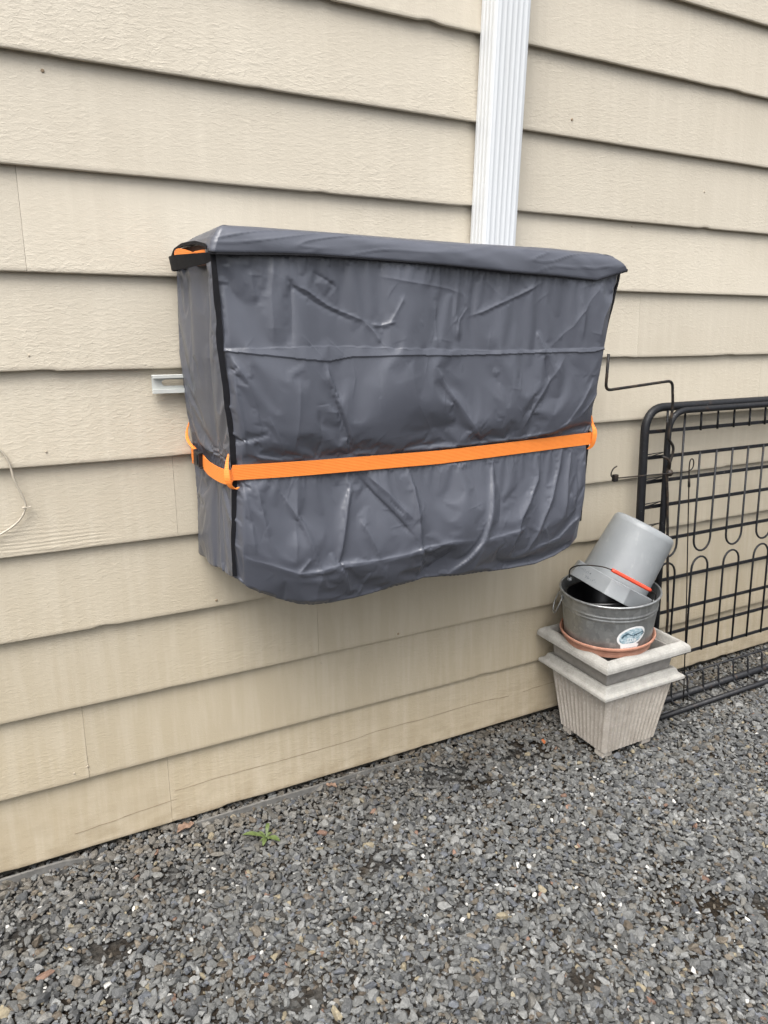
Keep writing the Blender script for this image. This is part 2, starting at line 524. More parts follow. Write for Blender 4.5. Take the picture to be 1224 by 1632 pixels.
for i, (x, z) in enumerate(NAILS):
    r = .0024 if i % 3 else .0034
    M = Matrix.Translation((x, face_y(z)-.0006, z)) @ Matrix.Rotation(math.radians(90), 4, 'X')
    o = MB().lathe([(0.0001, .0018), (r*.7, .0016), (r, .0006), (r, -.003)], 14, M).build('nail_head', M_NAIL if i % 3 == 0 else M_PUTTY, house, angle=40)

# thin crack lines run along the lowest board
def crack(x0, x1, z0, z1, name='crack'):
    pts = []
    n = int((x1-x0)/.02)
    for i in range(n+1):
        x = x0+(x1-x0)*i/n; z = z0+(z1-z0)*i/n + .004*float(vnoise(x*6, z0*9, 4)) + .0012*float(vnoise(x*31, 0, 9))
        pts.append((x, face_y(z)-.0016, z))
    b = MB()
    for i in range(n):
        if vnoise(np.array(i*.31+x0), np.array(2.), 5) > .75: continue
        (xa, ya, za), (xb, yb_, zb) = pts[i], pts[i+1]
        ta = .0004+.0005*random.random()
        b.add([(xa, ya-.0004, za-ta), (xb, yb_-.0004, zb-ta), (xb, yb_-.0004, zb+ta), (xa, ya-.0004, za+ta)], [(0,1,2,3)])
        b.add([(xa, ya+.003, za-ta), (xb, yb_+.003, zb-ta), (xb, yb_+.003, zb+ta), (xa, ya+.003, za+ta)], [(3,2,1,0)])
    return b
cb = crack(.10, .36, .085, .10); c2 = crack(.355, 1.72, .125, .128); cb.add(c2.v, c2.f)
cb.build('paint_crack', simple('crack shadow line', (.27, .21, .14), .9), house)

# grey plastic edging poking out of the gravel under the wall
b = MB()
def edging(xa, xb, za, zb, y):
    n = int((xb-xa)/.03)
    top = []
    for i in range(n+1):
        x = xa+(xb-xa)*i/n; z = float(np.interp(x, [-.6, .06, .2, .3, .36, .6, .86, 1.3], [.026, .025, .0, .0, .018, .026, .024, .0]))+.002*float(vnoise(x*5, 1, 2)); yy = y+.006*float(vnoise(x*3, 3, 2))
        top.append((x, yy, z))
    for i in range(n):
        (x_, y_, z_), (x2, y2, z2) = top[i], top[i+1]
        b.add([(x_, y_-.0035, -.03), (x2, y2-.0035, -.03), (x2, y2-.0035, z2), (x_, y_-.0035, z_), (x_, y_+.0035, -.03), (x2, y2+.0035, -.03), (x2, y2+.0035, z2), (x_, y_+.0035, z_)],
              [(0,1,2,3), (3,2,6,7), (5,4,7,6)])
edging(-.6, 1.3, 0, 0, -.016)
o = b.build('garden_edging', M_EDGE, None)
tag(o, 'thin grey edging strip poking out of the gravel along the foot of the wall', 'edging')

# ================================================================ DOWNSPOUT
ds = empty('downspout', (1.276, -.033, 1.1), 'white ribbed rectangular downspout running up the wall behind the grey cover', 'downspout')
def ribbed_profile():
    x0, x1, y0, y1 = 1.224, 1.328, -.066, -.001
    p = []
    def side(a, b, n, nv):
        # alternate flat bands and shallow round ribs
        for i in range(n):
            for t, h in ((.0, 0), (.34, 0), (.45, .0009), (.58, .0012), (.71, .0009), (.82, 0)):
                u = (i+t)/n
                p.append((a[0]+(b[0]-a[0])*u + nv[0]*h, a[1]+(b[1]-a[1])*u + nv[1]*h))
    c = .004
    side((x0, y1), (x0, y0+c), 4, (-1, 0))
    for a in (0, 30, 60, 90):
        t = math.radians(a); p.append((x0+c-c*math.cos(t), y0+c-c*math.sin(t)))
    side((x0+c, y0), (x1-c, y0), 6, (0, -1))
    for a in (0, 30, 60, 90):
        t = math.radians(a); p.append((x1-c+c*math.sin(t), y0+c-c*math.cos(t)))
    side((x1, y0+c), (x1, y1), 4, (1, 0))
    return p
pp = ribbed_profile(); n = len(pp)
zsL = [1.12, 3.1]
vs = [(x, y, z) for z in zsL for x, y in pp]
fs = [(i, (i+1) % n, n+(i+1) % n, n+i) for i in range(n)] + [tuple(range(n))[::-1], tuple(range(n, 2*n))]
o = mesh_obj('pipe', vs, fs, M_WHITE, ds, True); set_sharp(o.data, 34)
for z in (2.62,):
    MB().box((1.208, -.0705, z), (1.344, -.0685, z+.03)).box((1.208, -.0685, z), (1.2195, -.0005, z+.03)).box((1.3325, -.0685, z), (1.344, -.0005, z+.03)).build('strap', M_WHITE, ds)

# ================================================================ MOUNTING RAIL
rail = empty('mounting_rail', (.36, 0, 1.209), 'short pale slotted metal rail on the wall, sticking out left of the grey cover', 'rail')
b = MB()
xa, xb, za, zb = .361, .80, 1.1885, 1.2300
slots = [(.384, .452), (.50, .568), (.616, .684), (.72, .775)]
def plate_with_slot(b, x0, x1, z0, z1, s0, s1, cz, r, yf, yb):
    n = 10
    inner = [(s0+r - r*math.sin(math.pi*t/n), cz + r*math.cos(math.pi*t/n)) for t in range(n+1)]
    inner += [(s1-r + r*math.sin(math.pi*t/n), cz - r*math.cos(math.pi*t/n)) for t in range(n+1)]
    m = len(inner)
    cx = (s0+s1)/2
    outer = []
    for (x, z) in inner:
        dx, dz = x-cx, z-cz
        k1 = ((x1-cx)/dx if dx > 0 else (x0-cx)/dx) if abs(dx) > 1e-9 else 1e9
        k2 = ((z1-cz)/dz if dz > 0 else (z0-cz)/dz) if abs(dz) > 1e-9 else 1e9
        kk = min(k1, k2); outer.append((cx+dx*kk, cz+dz*kk))
    corners = [(x0, z1), (x0, z0), (x1, z0), (x1, z1)]
    for c in corners:           # snap the nearest outer point to each corner so the plate stays rectangular
        j = min(range(m), key=lambda q: (outer[q][0]-c[0])**2 + (outer[q][1]-c[1])**2); outer[j] = c
    V = [(x, yf, z) for x, z in inner] + [(x, yf, z) for x, z in outer] + [(x, yb, z) for x, z in inner]
    F = []
    for i in range(m):
        j = (i+1) % m
        F.append((i, j, m+j, m+i)); F.append((j, i, 2*m+i, 2*m+j))
    b.add(V, F)
xe = [.361, .476, .592, .70, .80]
for i, (s0, s1) in enumerate(slots):
    plate_with_slot(b, xe[i], xe[i+1], za+.006, zb-.002, s0, s1, 1.2115, .0072, -.0035, -.0005)
b.box((xa, -.017, zb-.002), (xb, -.0005, zb))                # top flange
b.box((xa, -.017, zb-.007), (xa+.4389, -.0155, zb-.0021))
b.box((xa, -.012, za), (xb, -.0005, za+.0059))
b.box((xa, -.0145, za), (xb, -.0121, za+.0095))
b.build('channel', M_RAIL, rail, bevel=.0004)

# ================================================================ CABLE
pts = smooth_path([(-.25, -.004, 1.20), (-.06, -.004, 1.15), (.037, -.004, 1.087), (.052, -.004, 1.048), (.056, -.004, 1.012), (.070, -.004, .975), (.075, -.004, .949), (.056, -.004, .917), (.016, -.004, .893), (-.08, -.004, .85), (-.3, -.004, .80)], 3)
cb = MB().tube(pts, .0023, 8).build('cable', M_CABLE, None, True)
tag(cb, 'thin beige cable curving over the siding at the left edge', 'cable')
MB().box((.066, -.0075, .948), (.083, -.001, .951)).build('cable_clip', M_CABLE, cb, bevel=.0005)

# ================================================================ GREY COVER
cover = empty('appliance_cover', (.95, 0, .79), 'slate grey fabric cover on the wall box, black edging, cinched by an orange strap', 'cover')
CREASES = [
    ([(0.58,1.435),(0.619,1.42),(0.666,1.392),(0.762,1.356)],4.5,10,3.5),
    ([(0.568,1.448),(0.595,1.422),(0.636,1.398),(0.723,1.361)],-3,8,8),
    ([(0.762,1.356),(0.783,1.352),(0.817,1.361)],4,4,4),
    ([(0.745,1.361),(0.768,1.34),(0.784,1.317)],3,5,5),
    ([(0.634,1.458),(0.664,1.443),(0.687,1.429)],-4,5,10),
    ([(1.013,1.372),(1.056,1.385),(1.102,1.403),(1.163,1.424),(1.227,1.454)],5,10,4),
    ([(0.781,1.454),(0.86,1.444),(0.923,1.438),(0.962,1.433),(1.003,1.421)],1.8,7,5),
    ([(1.003,1.421),(1.014,1.393),(0.991,1.365),(0.983,1.323)],3,9,7),
    ([(0.805,1.357),(0.841,1.417)],3,5,9),
    ([(0.923,1.409),(0.926,1.305)],3,7,12),
    ([(0.985,1.443),(0.98,1.379),(0.991,1.312)],3,10,6),
    ([(1.216,1.341),(1.231,1.314),(1.243,1.288)],4,4,9),
    ([(1.434,1.471),(1.38,1.413),(1.333,1.355),(1.26,1.303)],6,35,18),
    ([(1.347,1.428),(1.363,1.383),(1.356,1.321)],3,7,12),
    ([(1.463,1.43),(1.427,1.375),(1.414,1.313)],4,9,14),
    ([(0.549,1.48),(0.541,1.411),(0.542,1.319)],5,18,10),
    ([(0.584,1.442),(0.583,1.375),(0.58,1.315)],-3,5,12),
    ([(0.503,1.457),(0.508,1.398)],2,8,8),
    ([(0.656,1.283),(0.661,1.247),(0.675,1.214),(0.697,1.162),(0.724,1.086)],8,16,7),
    ([(0.667,1.213),(0.687,1.165),(0.719,1.086)],-5,6,6),
    ([(0.452,1.292),(0.478,1.252),(0.496,1.201),(0.513,1.135)],6,9,14),
    ([(0.472,1.265),(0.502,1.188),(0.521,1.108)],-4,7,7),
    ([(0.442,1.284),(0.46,1.221),(0.474,1.15),(0.479,1.085)],5,7,10),
    ([(0.593,1.249),(0.589,1.17),(0.579,1.083)],3,12,10),
    ([(0.522,1.174),(0.549,1.119),(0.565,1.071)],3,8,8),
    ([(0.912,1.282),(0.936,1.239),(0.974,1.191),(1.042,1.111),(1.066,1.084)],9,30,16),
    ([(0.848,1.276),(0.871,1.184),(0.939,1.092)],5,30,25),
    ([(1.08,1.279),(1.103,1.219),(1.122,1.142),(1.133,1.095)],6,22,14),
    ([(1.313,1.28),(1.267,1.229),(1.222,1.176),(1.179,1.101)],9,26,16),
    ([(1.242,1.284),(1.26,1.222)],-4,5,7),
    ([(1.406,1.225),(1.368,1.162),(1.312,1.095)],6,16,8),
    ([(1.44,1.2),(1.401,1.161),(1.366,1.128)],4,6,6),
    ([(0.789,1.071),(0.923,1.074),(1.076,1.077),(1.181,1.082),(1.291,1.094),(1.331,1.115),(1.366,1.129)],6,5,14),
    ([(0.725,1.076),(0.789,1.071)],4,5,12),
    ([(0.489,1.094),(0.52,1.081),(0.59,1.071)],3,5,9),
    ([(0.635,1.181),(0.642,1.113),(0.634,1.072)],-3,8,8),
    ([(1.037,1.101),(1.076,1.077)],-5,8,8),
    ([(0.718,1.013),(0.703,0.958),(0.689,0.893),(0.677,0.831)],8,5,7),
    ([(0.738,1.025),(0.774,0.98),(0.817,0.935),(0.869,0.875)],-9,4,20),
    ([(0.758,1.026),(0.807,0.981),(0.868,0.916)],6,9,6),
    ([(0.541,1.029),(0.567,0.98),(0.596,0.934),(0.633,0.826),(0.639,0.772)],6,10,7),
    ([(0.732,0.932),(0.756,0.887),(0.782,0.831)],5,10,4),
    ([(0.498,1.029),(0.504,0.987),(0.516,0.916)],4,8,8),
    ([(0.47,1.025),(0.482,0.948),(0.487,0.88)],4,7,12),
    ([(0.59,1.02),(0.581,0.936),(0.576,0.864)],3,14,10),
    ([(0.455,0.879),(0.486,0.866),(0.519,0.855),(0.58,0.827),(0.618,0.825),(0.677,0.831),(0.782,0.83),(0.862,0.835),(0.881,0.839),(0.974,0.849),(1.065,0.842)],7,6,16),
    ([(1.065,0.842),(1.121,0.843),(1.172,0.849),(1.213,0.853)],6,6,14),
    ([(1.224,0.775),(1.269,0.792),(1.333,0.804),(1.373,0.838),(1.422,0.865)],6,6,12),
    ([(0.864,1.034),(0.874,0.985),(0.881,0.929),(0.888,0.841),(0.899,0.772)],9,7,7),
    ([(0.882,0.922),(0.892,0.882),(0.888,0.841)],-5,10,10),
    ([(1.104,1.029),(1.096,0.971),(1.087,0.915),(1.065,0.838),(1.028,0.79),(0.979,0.749)],10,20,5),
    ([(1.109,1.01),(1.124,0.935),(1.115,0.87)],-5,10,14),
    ([(1.256,1.017),(1.245,0.973),(1.215,0.922),(1.184,0.882),(1.167,0.813),(1.159,0.767)],9,7,18),
    ([(1.333,1.046),(1.314,0.983),(1.287,0.916),(1.262,0.869),(1.245,0.826),(1.22,0.776)],9,6,12),
    ([(1.263,0.854),(1.283,0.823),(1.295,0.79)],5,5,5),
    ([(1.359,0.926),(1.372,0.891),(1.381,0.869)],4,5,5),
    ([(1.362,1.03),(1.348,0.963),(1.338,0.86)],4,6,6),
    ([(1.386,1.011),(1.39,0.924),(1.384,0.837)],-4,5,5),
    ([(0.633,0.818),(0.628,0.774),(0.625,0.74)],8,30,26),
    ([(0.677,0.831),(0.704,0.784),(0.722,0.742)],5,8,8),
    ([(0.58,0.827),(0.61,0.859)],4,5,8),
    ([(0.74,0.739),(0.761,0.806)],4,8,8),
    ([(0.794,0.817),(0.805,0.759)],4,10,8),
    ([(0.899,0.772),(0.935,0.779),(0.97,0.807),(0.991,0.833)],-7,10,14),
    ([(0.891,0.81),(0.899,0.772),(0.913,0.791)],5,6,6),
    ([(1.049,0.753),(1.067,0.826)],4,10,10),
]
HILLS = [(1.026, 0.97, 0.085, 9), (0.807, 0.969, 0.062, 5), (0.726, 0.963, 0.046, 4), (0.604, 0.976, 0.07, -5), (0.952, 1.18, 0.093, -5), (1.168, 1.232, 0.046, 5), (0.786, 1.188, 0.07, 4), (1.323, 0.897, 0.046, 5), (0.952, 0.801, 0.054, -8), (0.96, 1.03, 0.062, 5), (1.151, 0.965, 0.039, 4), (0.536, 1.199, 0.046, 3), (1.085, 0.79, 0.039, 6), (0.829, 0.788, 0.039, 5)]
SEAM = [(0.437, 1.307), (0.526, 1.308), (0.636, 1.311), (0.784, 1.307), (0.947, 1.301), (1.088, 1.296), (1.24, 1.296), (1.431, 1.3)]
WELT = [(0.439, 1.303), (0.539, 1.292), (0.661, 1.279), (0.723, 1.288), (0.846, 1.29), (0.982, 1.286), (1.137, 1.288), (1.281, 1.289), (1.398, 1.289), (1.427, 1.295)]
LFc = [(.428,1.488),(.433,1.409),(.437,1.307),(.446,1.19),(.454,1.126),(.455,1.04),(.451,.966),(.447,.897),(.45,.826)]
LBc = [(.430,1.488),(.430,1.447),(.428,1.366),(.427,1.283),(.435,1.168),(.447,1.063),(.452,.939),(.448,.794)]
RFc = [(1.487,1.491),(1.482,1.454),(1.464,1.376),(1.45,1.289),(1.434,1.159),(1.431,1.059),(1.431,.955),(1.432,.822)]
TOP = [(.428,1.488),(.53,1.491),(.637,1.493),(.78,1.49),(.938,1.485),(1.111,1.477),(1.262,1.473),(1.394,1.466),(1.435,1.477),(1.487,1.491)]
BOT = [(.45,.826),(.475,.806),(.498,.791),(.542,.769),(.59,.748),(.625,.740),(.67,.7355),(.729,.736),(.779,.74),(.83,.748),(.865,.750),(.92,.756),(.973,.753),(1.03,.748),(1.088,.747),(1.18,.738),(1.274,.736),(1.34,.748),(1.392,.767),(1.415,.79),(1.432,.822)]
def cv(c, q):        # x as a function of z
    c = sorted((z, x) for x, z in c); return np.interp(q, [z for z, x in c], [x for z, x in c])
def ch(c, q):        # z as a function of x
    return np.interp(q, [x for x, z in c], [z for x, z in c])
YF = -.300
STRAP_Z = lambda x: np.interp(x, [.44, .62, .95, 1.43], [1.058, 1.0545, 1.0530, 1.063])

def grid_obj(name, X, Y, Z, m, parent, smooth=True, flip=False):
    R_, C_ = X.shape
    co = np.stack([X, Y, Z], -1).reshape(-1, 3).astype(np.float32)
    idx = np.arange(R_*C_).reshape(R_, C_)
    q = np.stack([idx[:-1, :-1], idx[1:, :-1], idx[1:, 1:], idx[:-1, 1:]], -1).reshape(-1, 4)
    if flip: q = q[:, ::-1]
    me = bpy.data.meshes.new(name)
    me.vertices.add(len(co)); me.vertices.foreach_set('co', co.ravel())
    me.loops.add(q.size); me.loops.foreach_set('vertex_index', q.ravel().astype(np.int32))
    me.polygons.add(len(q)); me.polygons.foreach_set('loop_start', (np.arange(len(q))*4).astype(np.int32))
    me.polygons.foreach_set('loop_total', np.full(len(q), 4, np.int32))
    me.polygons.foreach_set('use_smooth', np.full(len(q), smooth))
    me.materials.append(m); me.update(calc_edges=True); me.validate()
    return link(bpy.data.objects.new(name, me), parent)

def settle_cloth(X, Y, Z, pin, grow, frames, bend, quality=7, collide=None, grav=-9.81, mass=.12, thick=.003):
    """lets the draped cloth settle on the box inside it (Blender's cloth solver) and returns the settled grid"""
    R_, C_ = X.shape
    o = grid_obj('cloth_rest', X, Y, Z, M_FAB, None)
    g = o.vertex_groups.new(name='pin')
    fl = pin.ravel()
    for w_ in np.unique(np.round(fl, 2)):
        if w_ > 0: g.add([int(i) for i in np.where(np.round(fl, 2) == w_)[0]], float(w_), 'REPLACE')
    col = None
    if collide is not None:
        (x0, y0, z0), (x1, y1, z1) = collide
        col = MB().box((x0, y0, z0), (x1, y1, z1)).build('former', M_FAB)
        col.modifiers.new('c', 'COLLISION'); col.collision.thickness_outer = .004; col.collision.cloth_friction = 8
    m = o.modifiers.new('cloth', 'CLOTH'); s_ = m.settings
    s_.quality = quality; s_.mass = mass; s_.air_damping = 3
    s_.tension_stiffness = 40; s_.compression_stiffness = 40; s_.shear_stiffness = 15; s_.bending_stiffness = bend
    s_.tension_damping = 8; s_.compression_damping = 8; s_.shear_damping = 5; s_.bending_damping = .8
    s_.vertex_group_mass = 'pin'; s_.pin_stiffness = 1.0
    s_.shrink_min = -grow
    s_.effector_weights.gravity = abs(grav)/9.81
    m.collision_settings.use_collision = collide is not None
    m.collision_settings.collision_quality = 2; m.collision_settings.distance_min = thick
    m.collision_settings.use_self_collision = False
    m.point_cache.frame_start = 1; m.point_cache.frame_end = frames+2
    SC.frame_start = 1; SC.frame_end = frames+2
    for f in range(1, frames+1): SC.frame_set(f)
    dg = bpy.context.evaluated_depsgraph_get()
    me = o.evaluated_get(dg).to_mesh()
    co = np.empty(R_*C_*3, np.float32); me.vertices.foreach_get('co', co)
    SC.frame_set(1)
    bpy.data.objects.remove(o)
    if col: bpy.data.objects.remove(col)
    co = co.reshape(R_, C_, 3).astype(float)
    return co[..., 0], co[..., 1], co[..., 2]

def smoothstep(x): x = np.clip(x, 0, 1); return x*x*(3-2*x)

def traced(X, Z, w_scale=.00115, sharp=1.0, broad=1.0):
    """the creases this cover shows, as outward bulge in metres"""
    d = np.zeros(X.shape)
    for pts, a, w1, w2 in CREASES:
        P = np.array(pts); m = .07
        sel = (X > P[:,0].min()-m) & (X < P[:,0].max()+m) & (Z > P[:,1].min()-m) & (Z < P[:,1].max()+m)
        if not sel.any(): continue
        D, S, T = seg_dist(X[sel], Z[sel], pts)
        w = np.where(S > 0, w1, w2)*w_scale
        taper = np.clip(np.minimum(T, 1-T)*5+.12, 0, 1)
        d[sel] += broad*a*.00125*np.exp(-np.sqrt((D/w)**2 + .02))*taper + sharp*np.sign(a)*.0008*np.exp(-D/.0016)*np.clip(taper, 0, 1)
    return d

def base_shape(NU, NS, NV):
    u = np.linspace(0, 1, NU); v = np.linspace(0, 1, NV)
    U, V = np.meshgrid(u, v)
    xt = .428 + (1.487-.428)*U
    xb_ = .450 + (1.432-.450)*U
    zt, zb = ch(TOP, xt) + .006, ch(BOT, xb_)
    Zf = zt + (zb-zt)*V
    zn = 1.491 + (.824-1.491)*V
    Xf = cv(LFc, zn)*(1-U) + cv(RFc, zn)*U
    edge = smoothstep(np.minimum(U, 1-U)*1.04/.02)
    D = traced(Xf, Zf, .0015, 0, .62)
    for x, z, r, a in HILLS:
        D += a*.0011*np.exp(-((Xf-x)**2/(r*r) + (Zf-z)**2/(r*r*1.3)))
    D += .0055*vnoise(Xf*7 + .5*(Zf-1.1)*vnoise(Xf*2, Zf*2, 9), Zf*1.3, 31) + .0012*vnoise(Xf*15+Zf*2.0, Zf*1.8, 47)
    sz = STRAP_Z(Xf)
    D *= 1 - .9*np.exp(-((Zf-sz)/.018)**4)
    D -= .006*np.exp(-((Zf-sz)/.035)**2)
    # the box pushes out above and below while the strap pulls in between
    dz = Zf - sz
    bow = np.where(dz > 0, .015*smoothstep(dz/.20)*(1-.7*smoothstep((dz-.22)/.2)), .042*smoothstep(-dz/.17)*(1-.6*smoothstep((-dz-.16)/.15)))
    D += bow*np.sin(math.pi*np.clip(U*.94+.03, 0, 1))**.45
    Yf = YF - D*edge + .006*(1-edge) - .014*np.sin(math.pi*np.clip((V-.1)/.9, 0, 1))*edge
    s = np.linspace(0, 1, NS)[:-1]
    S_, V_ = np.meshgrid(s, v)
    znl = 1.491 + (.824-1.491)*V_
    zbl = .790 + (.826-.790)*S_**1.5
    ztl = 1.476 + (ch(TOP, .428)+.006-1.476)*S_
    Zl = ztl + (zbl-ztl)*V_
    Yl = -.008 + (YF+.006+.008)*S_
    Xl = cv(LBc, Zl)*(1-S_) + cv(LFc, znl)*S_
    mk = np.clip(S_/.06, 0, 1)*np.clip((1-S_)/.07, 0, 1)
    fold = .005*np.sin(Yl*42 + 1.6*vnoise(Yl*6, Zl*2, 3)) + .003*fbm(Yl*26+Zl*2, Zl*2.0, 13, 2)
    fold *= 1-.8*np.exp(-((Zl-1.049)/.02)**4)
    Xl = Xl - (fold*mk - .006*np.exp(-((Zl-1.049)/.03)**2)*mk)
    s2 = np.linspace(0, 1, NS)[1:]
    S2, V2 = np.meshgrid(s2, v)
    znr = 1.491 + (.824-1.491)*V2
    zbr = .822 + (.79-.822)*S2
    ztr = (ch(TOP, 1.487)+.006) + (1.476-1.497)*S2
    Zr = ztr + (zbr-ztr)*V2
    Yr = (YF+.006) + (-.008-YF-.006)*S2
    Xr = cv(RFc, znr)*(1-S2) + np.minimum(1.452, cv(RFc, znr)+.004)*S2
    mk = np.clip(S2/.07, 0, 1)*np.clip((1-S2)/.06, 0, 1)
    foldr = .006*np.sin(Yr*34+1 + 2*vnoise(Yr*6, Zr*2, 8) + Zr*2) - .010
    Xr = Xr + foldr*mk*(1-.8*np.exp(-((Zr-1.055)/.02)**4))
    return np.concatenate([Xl, Xf, Xr], 1), np.concatenate([Yl, Yf, Yr], 1), np.concatenate([Zl, Zf, Zr], 1)

cNU, cNS, cNV = 180, 46, 124
X, Y, Z = base_shape(cNU, cNS, cNV)
pin = np.zeros(X.shape)
pin[0] = 1; pin[1] = .6
pin[-1] = .30
pin[:, 0] = 1; pin[:, -1] = 1
lc, rc_ = cNS-1, cNS-1+cNU-1
pin[:, lc] = .6; pin[:, rc_] = .6
sb = np.abs(Z - np.where(X < .46, 1.049, STRAP_Z(X))) < .021
pin[sb] = np.maximum(pin[sb], .85)
import time as _t; _t0 = _t.time()
X0_, Y0_, Z0_ = X, Y, Z
X, Y, Z = settle_cloth(X, Y, Z, pin, .011, 24, 3.0, quality=6, grav=-1.0, collide=((.462, -.278, .80), (1.42, -.004, 1.47)))
print('cloth settled', round(_t.time()-_t0, 1), 'nan', np.isnan(X).any(), X.min(), X.max(), Y.min(), Z.min())

if np.isnan(X).any() or max(np.abs(X-X0_).max(), np.abs(Y-Y0_).max(), np.abs(Z-Z0_).max()) > .15: X, Y, Z = X0_, Y0_, Z0_

def up(A, k):
    """cubic upsampling of a grid along both axes"""
    for _ in range(2):
        n = A.shape[0]
        t = np.linspace(0, n-1, (n-1)*k+1); i = np.minimum(t.astype(int), n-2); f = (t-i)[:, None]
        p0, p1, p2, p3 = A[np.maximum(i-1, 0)], A[i], A[i+1], A[np.minimum(i+2, n-1)]
        A = .5*((2*p1) + (p2-p0)*f + (2*p0-5*p1+4*p2-p3)*f*f + (3*p1-p0-3*p2+p3)*f**3)
        A = A.T
    return A
X, Y, Z = up(X, 4), up(Y, 4), up(Z, 4)
lc, rc_ = lc*4, rc_*4
tx = np.stack([np.gradient(X, axis=1), np.gradient(Y, axis=1), np.gradient(Z, axis=1)], -1)
ty = np.stack([np.gradient(X, axis=0), np.gradient(Y, axis=0), np.gradient(Z, axis=0)], -1)
NRM = np.cross(ty, tx); NRM /= np.linalg.norm(NRM, axis=-1, keepdims=True)+1e-9
# outward means towards the viewer on the front
if NRM[:, lc+40:rc_-40, 1].mean() > 0: NRM = -NRM
FX, FZ = X[:, lc:rc_+1], Z[:, lc:rc_+1]
d = traced(FX, FZ, .0008, .7, .26)
zs, zw = ch(SEAM, FX), ch(WELT, FX)
zs = zs + .0010*vnoise(FX*60, FX*0, 5)
wl = np.clip((zs - FZ)/np.maximum(zs-zw, .002), 0, 1)
d += np.where((FZ < zs) & (FZ > zw), .0006+.0024*wl, 0)
d += .0003*np.exp(-((FZ-zs)/.0018)**2)*(1+.8*vnoise(FX*75, FX*0, 6))
d += .0012*vnoise(FX*55, FZ*20, 8)*np.exp(-np.abs(FZ-zs)/.010)
rc = np.random.default_rng(23)
for q in range(110):
    x0, z0 = rc.uniform(.47, 1.43), rc.uniform(.76, 1.46)
    th = math.pi/2 + rc.normal(0, .45) if q % 4 else rc.uniform(-.35, .35)
    L_ = rc.uniform(.02, .10); a = rc.uniform(.0003, .0009)*(1 if rc.random() < .9 else -1)
    pts = [(x0, z0), (x0+L_*.5*math.cos(th)+rc.normal(0, .003), z0+L_*.5*math.sin(th)), (x0+L_*math.cos(th), z0+L_*math.sin(th))]
    P = np.array(pts); m = .03
    sel = (FX > P[:,0].min()-m) & (FX < P[:,0].max()+m) & (FZ > P[:,1].min()-m) & (FZ < P[:,1].max()+m)
    if not sel.any(): continue
    D, S, T = seg_dist(FX[sel], FZ[sel], pts)
    w = np.where(S > 0, rc.uniform(.0015, .006), rc.uniform(.0010, .0018))
    d[sel] += a*np.exp(-D/w)*np.clip(np.minimum(T, 1-T)*3, 0, 1)
uu = np.linspace(0, 1, FX.shape[1])[None]
d = d*smoothstep(np.minimum(uu, 1-uu)*1.04/.012)*(1-.9*np.exp(-((FZ-STRAP_Z(FX))/.02)**4))
X[:, lc:rc_+1] += NRM[:, lc:rc_+1, 0]*d; Y[:, lc:rc_+1] += NRM[:, lc:rc_+1, 1]*d; Z[:, lc:rc_+1] += NRM[:, lc:rc_+1, 2]*d
def _sm(a):
    k_ = np.ones(9)/9; return np.convolve(np.pad(a, 4, 'edge'), k_, 'valid')
CORN_L = (_sm(X[:, lc]), _sm(Y[:, lc]), Z[:, lc].copy())
CORN_R = (_sm(X[:, rc_]), _sm(Y[:, rc_]), Z[:, rc_].copy())
# hem rolls under, then the underside is drawn in towards the middle
cx_, cy_ = .94, -.12
rows = [(X, Y, Z)]
bx, by, bz = X[-1], Y[-1], Z[-1]
for k, (inn, dz) in enumerate([(.002, -.0035), (.006, -.0055), (.012, -.006), (.020, -.004)]):
    nx, ny = cx_-bx, cy_-by; L = np.maximum(np.abs(nx)/.5, np.abs(ny)/.18)
    ux, uy = nx/np.hypot(nx, ny), ny/np.hypot(nx, ny)
    # straight in: front cloth moves back, side cloth moves sideways
    isf = np.abs(by - YF) < .03
    ux = np.where(isf, ux*.3, ux); uy = np.where(isf, 1.0, uy*.3)
    rows.append((bx+ux*inn, by+uy*inn, bz+dz))
for kk, dz in [(.9, .004), (.7, .012), (.4, .02), (.02, .02)]:
    px, py, pz = rows[4]
    rows.append((cx_+(px-cx_)*kk, cy_+(py-cy_)*kk, .79+(pz-.79)*kk + dz))
AX = np.concatenate([rows[0][0]]+[r[0][None] for r in rows[1:]], 0)
AY = np.concatenate([rows[0][1]]+[r[1][None] for r in rows[1:]], 0)
AZ = np.concatenate([rows[0][2]]+[r[2][None] for r in rows[1:]], 0)

grid_obj('fabric_body', AX, AY, AZ, M_FAB, cover)

# ---- lid: hem band, shoulder, sagging top
NL, NF = 90, 420
LT = [(.440,1.528),(.459,1.537),(.531,1.538),(.721,1.536),(1.019,1.533),(1.255,1.534),(1.40,1.530),(1.43,1.523),(1.452,1.509)]
per = []       # (x, y, hem z, shoulder x, shoulder y, shoulder z, outward normal)
for i in range(NL):
    t = i/(NL-1)                                  # wall -> front-left corner
    y = -.004 + (YF-.006+.004)*t
    hz = np.interp(t, [0, .12, .35, .7, .93, 1], [1.482, 1.500, 1.508, 1.507, 1.499, 1.4895])
    sz = np.interp(t, [0, .3, .85, 1], [1.508, 1.517, 1.533, 1.537])
    per.append((.428-.003*t, y, hz, .436+.022*t, y+.012*t*t, sz, -1, 0))
for i in range(1, NF):
    t = i/(NF-1)
    x = .424 + (1.489-.424)*t
    per.append((x, YF-.012+.003*math.sin(t*9), float(ch(TOP, x)), .458+(1.424-.458)*t + .0*t, YF+.014, float(ch(LT, .458+(1.424-.458)*t)), 0, -1))
for i in range(1, NL):
    t = i/(NL-1)
    y = YF-.006 + (-.004-YF+.006)*t
    per.append((1.489-.03*t, y, 1.491-.002*t, 1.424+.02*t, y+.006*(1-t), np.interp(t, [0, .1, 1], [1.527, 1.527, 1.508]), 1, 0))
P_ = np.array(per)
NB = 26
rowsL = []
arc = np.arange(len(P_))*.003
